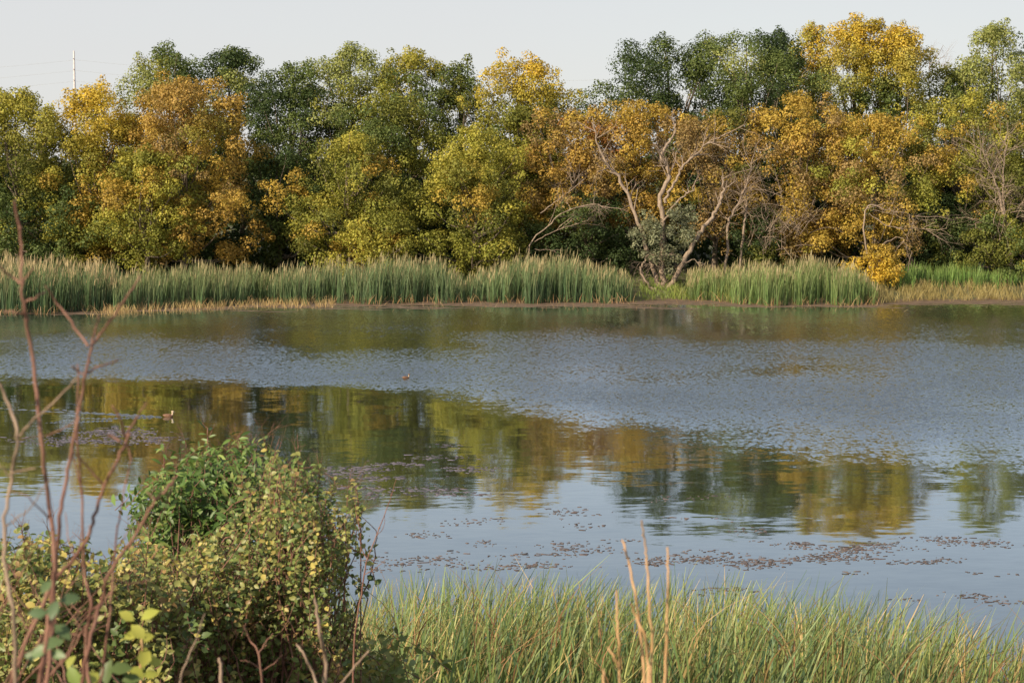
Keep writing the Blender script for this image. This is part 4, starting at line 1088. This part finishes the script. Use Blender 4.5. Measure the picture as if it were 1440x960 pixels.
stalk('dead_stalk', 'tallest bare reddish stalk at the left edge', 'stalk',
      [([(28, 281), (31, 346), (30, 398), (36, 440), (39, 462), (48, 520), (58, 616), (68, 710), (78, 790), (72, 850), (58, 940), (55, 975)], .0062, .0028),
       ([(30, 399), (15, 388), (-5, 372)], .003, .002), ([(31, 398), (40, 386), (47, 378)], .0028, .0015), ([(37, 424), (52, 417), (64, 410)], .0026, .0015), ([(34, 442), (20, 439), (5, 438)], .0024, .0015), ([(70, 730), (40, 700), (16, 690)], .002, .001)], 2.7, M_REDTWIG, GS, 1)
stalk('dead_stalk', 'bare stalk forking into three twigs before the left reeds', 'stalk',
      [([(125, 489), (121, 524), (112, 574), (106, 610), (94, 672), (85, 727), (79, 793), (74, 860), (66, 975)], .0055, .0030),
       ([(124, 487), (100, 452), (80, 425), (64, 402)], .0030, .002), ([(128, 486), (134, 465), (139, 443)], .0025, .0015), ([(128, 487), (150, 458), (178, 418), (198, 386)], .0032, .002),
       ([(121, 524), (145, 514), (168, 506)], .0028, .0018), ([(119, 525), (110, 522), (102, 515)], .0024, .002), ([(112, 570), (104, 592), (70, 610), (28, 618)], .0018, .001)], 2.8, M_REDTWIG, GS, 2)
stalk('dead_stalk', 'straight bare stalk close behind the three-forked one', 'stalk',
      [([(108, 512), (110, 616), (115, 693), (117, 756), (120, 810), (129, 852), (122, 905), (124, 975)], .0050, .002), ([(114, 682), (102, 640), (100, 632)], .002, .001), ([(119, 800), (100, 770), (92, 720)], .002, .001)], 2.95, M_REDTWIG, GS, 3)
stalk('dead_stalk', 'leaning bare stalk with Y-shaped tip left of the sapling', 'stalk',
      [([(177, 614), (167, 643), (146, 685), (133, 727), (121, 760), (100, 790), (84, 806), (60, 850), (30, 920), (10, 975)], .0052, .0034),
       ([(177, 614), (170, 592), (158, 570)], .0034, .002), ([(178, 613), (192, 588), (206, 566)], .003, .0018), ([(169, 622), (162, 616), (153, 611)], .0028, .0018), ([(177, 615), (181, 630), (183, 645)], .0026, .0018), ([(146, 683), (125, 658), (102, 633)], .0026, .0016)], 2.75, M_REDTWIG, GS, 4)
stalk('dead_stalk', 'pale forked stalk leaning in from the left edge', 'stalk',
      [([(-4, 515), (8, 560), (25, 614), (17, 664), (6, 727), (8, 800), (20, 870), (22, 975)], .0050, .0030), ([(26, 614), (50, 588), (81, 560), (108, 532)], .003, .002), ([(15, 666), (32, 661), (50, 658)], .0025, .0015), ([(14, 670), (-2, 650)], .002, .001), ([(8, 740), (40, 716), (72, 668)], .002, .001)], 2.65, M_GREYTWIG, GS, 5)
stalk('dead_stalk', 'arching bare stalk in front of the sapling', 'stalk',
      [([(246, 672), (232, 690), (219, 702), (196, 743), (167, 785), (150, 814), (142, 847), (125, 906), (112, 975)], .0050, .0028), ([(246, 672), (236, 700), (228, 730)], .0022, .001), ([(219, 702), (210, 695), (207, 690)], .0024, .0015), ([(150, 814), (190, 820), (214, 812)], .002, .001)], 2.9, M_REDTWIG, GS, 6)
stalk('dead_stalk', 'thin upright stalk left of the arching one', 'stalk',
      [([(183, 645), (173, 697), (166, 740), (160, 777), (158, 830), (150, 900), (140, 975)], .0036, .0016), ([(160, 777), (176, 752), (190, 742)], .0016, .001)], 3.0, M_REDTWIG, GS, 7)
rng = np.random.default_rng(41)
for k in range(11):
    x = rng.uniform(-10, 170); y = rng.uniform(735, 850); dx = rng.choice([-1, 1]) * rng.uniform(40, 130); dx = dx if x + dx < 190 else -dx
    br = []
    for q in range(3):
        t = rng.uniform(.2, .8); sx = x + dx * t; sy = y + (975 - y) * t; sd = rng.choice([-1, 1]) * rng.uniform(18, 48)
        br.append(([(sx, sy), (sx + sd * .5, sy - rng.uniform(5, 20)), (sx + sd, sy - rng.uniform(8, 45))], .0018, .0009))
    stalk('dead_twig', 'thin reddish dead twig in the lower-left tangle', 'twig', [([(x, y), (x + dx * .33 + rng.uniform(-8, 8), y + (975 - y) * .33), (x + dx * .66 + rng.uniform(-8, 8), y + (975 - y) * .66), (x + dx, 975)], .0030, .0012)] + br, rng.uniform(3.0, 4.4), M_REDTWIG, 'dead twigs in the lower-left tangle', 20 + k)
stalk('dead_twig', 'thick pale forked twig at the bottom, left of the reeds', 'twig',
      [([(442, 843), (446, 868), (450, 893), (458, 925), (456, 975)], .0085, .0050), ([(417, 906), (428, 920), (440, 945), (446, 965)], .004, .005), ([(519, 914), (500, 935), (484, 956), (470, 968)], .0035, .005), ([(448, 880), (458, 868), (466, 858)], .002, .001)], 4.2, M_GREYTWIG, None, 40)
stalk('dead_twig', 'stubby broken twig at the bottom edge', 'twig', [([(310, 922), (311, 945), (310, 975)], .008, .005)], 4.0, M_GREYTWIG, None, 41)
stalk('red_stem', 'tall thin red stem leaning right beside the yellowing shrub', 'stem',
      [([(558, 672), (546, 710), (533, 743), (522, 772), (515, 793), (508, 835), (502, 870), (498, 910), (496, 975)], .0085, .0022), ([(517, 788), (508, 770), (504, 745)], .004, .002), ([(512, 808), (530, 797), (544, 785)], .003, .0015), ([(528, 755), (540, 740), (541, 722)], .003, .0012), ([(506, 745), (500, 715), (500, 677)], .0032, .0015)], 9.0, M_REDTWIG, None, 42)
stalk('dead_twig', 'dark bare twig in front of the yellowing shrub', 'twig', [([(288, 862), (275, 900), (258, 940), (250, 975)], .004, .002)], 3.6, M_GREYTWIG, None, 43)
stalk('dead_twig', 'branching reddish dead twig at the bottom before the shrub', 'twig', [([(342, 880), (352, 900), (364, 920), (370, 975)], .005, .002), ([(364, 918), (376, 900), (384, 890)], .003, .0015), ([(366, 940), (350, 930), (338, 928)], .003, .0015), ([(366, 945), (385, 932), (398, 920)], .0025, .001)], 4.6, M_REDTWIG, None, 44)

GD = 'dry orange stems before the reeds'
stalk('dry_stem', 'tallest of the orange dry stems before the reeds', 'stem', [([(903, 733), (907, 765), (910, 797), (912, 847), (917, 903), (914, 975)], .0062, .003)], 3.3, M_DRYSTEM, GD, 50)
stalk('dry_stem', 'leftmost tall orange dry stem, leaning left', 'stem', [([(874, 755), (879, 772), (884, 790), (893, 833), (900, 880), (908, 975)], .0058, .0036)], 3.4, M_DRYSTEM, GD, 51)
stalk('dry_stem', 'rightmost straight orange dry stem', 'stem', [([(940, 772), (940, 810), (939, 847), (937, 900), (935, 975)], .0062, .0036)], 3.35, M_DRYSTEM, GD, 52)
stalk('dry_stem', 'kinked orange dry stem in the middle of the group', 'stem', [([(886, 846), (894, 866), (905, 889), (911, 925), (911, 975)], .0058, .0042)], 3.3, M_DRYSTEM, GD, 53)
stalk('dry_stem', 'short orange dry stem with a low side twig', 'stem', [([(866, 825), (868, 860), (870, 903), (871, 940), (870, 975)], .0052, .0036), ([(855, 910), (862, 922), (871, 940)], .0035, .004)], 3.4, M_DRYSTEM, GD, 54)
stalk('dry_stem', 'stub of an orange dry stem at the bottom edge', 'stem', [([(850, 944), (849, 958), (849, 985)], .0062, .0036)], 3.2, M_DRYSTEM, GD, 55)

# leafy shoots close to the camera
def shoot(name, label, stem, D, leaves, mat, cols, seed):
    rng = np.random.default_rng(seed)
    r = stalk(name, label, 'shoot', stem, D, mat, None, seed)
    b = np.array(r.location)
    for (x, y, s, ang) in leaves:
        c = np.array(cols[rng.integers(len(cols))]) * rng.uniform(.85, 1.15)
        L = s / FPX * D
        me = single_leaf('leaf', L, L * .62, c); me.materials.append(M_SHRUB)
        o = link('leaf', me, None, r, tuple(at(x, y, D + rng.uniform(-.03, .03)) - b))
        orient(o, (rng.normal(0, .3), -.8, .55 + rng.normal(0, .2)), (math.cos(R(ang)), rng.normal(0, .2), math.sin(R(ang))))
shoot('leafy_shoot', 'blurred yellow-green leafy shoot at the bottom left', [([(201, 880), (201, 905), (198, 930), (198, 975)], .006, .003)], 3.5,
      [(211, 864, 30, 60), (194, 888, 30, 130), (178, 866, 26, 160), (203, 924, 34, 80), (216, 930, 26, -30), (184, 893, 22, 200), (206, 896, 24, 20), (192, 945, 26, 150), (212, 948, 24, 20)], M_DRYSTEM, [(.42, .42, .08), (.36, .38, .07)], 70)
shoot('leafy_shoot', 'blurred dark green leaves on a dark stem, lower left', [([(78, 800), (76, 850), (66, 900), (58, 940), (55, 980)], .005, .0035)], 2.62,
      [(65, 825, 26, 70), (76, 857, 32, 85), (98, 842, 30, 10), (53, 862, 28, 190), (73, 905, 36, 40), (56, 916, 32, 200), (88, 888, 34, -50), (45, 922, 26, 170), (82, 920, 26, -20)], M_REDTWIG, [(.10, .155, .07), (.13, .19, .08)], 71)
shoot('leafy_shoot', 'blurred green leaves in the bottom-left corner beside the dead stalks', [([(155, 930), (152, 950), (150, 985)], .004, .003)], 3.2,
      [(152, 945, 40, 100), (170, 940, 34, 20), (104, 950, 34, 120), (128, 955, 36, 60), (100, 930, 24, 80), (185, 955, 30, 0)], M_REDTWIG, [(.2, .27, .06), (.34, .35, .07), (.12, .17, .05)], 72)
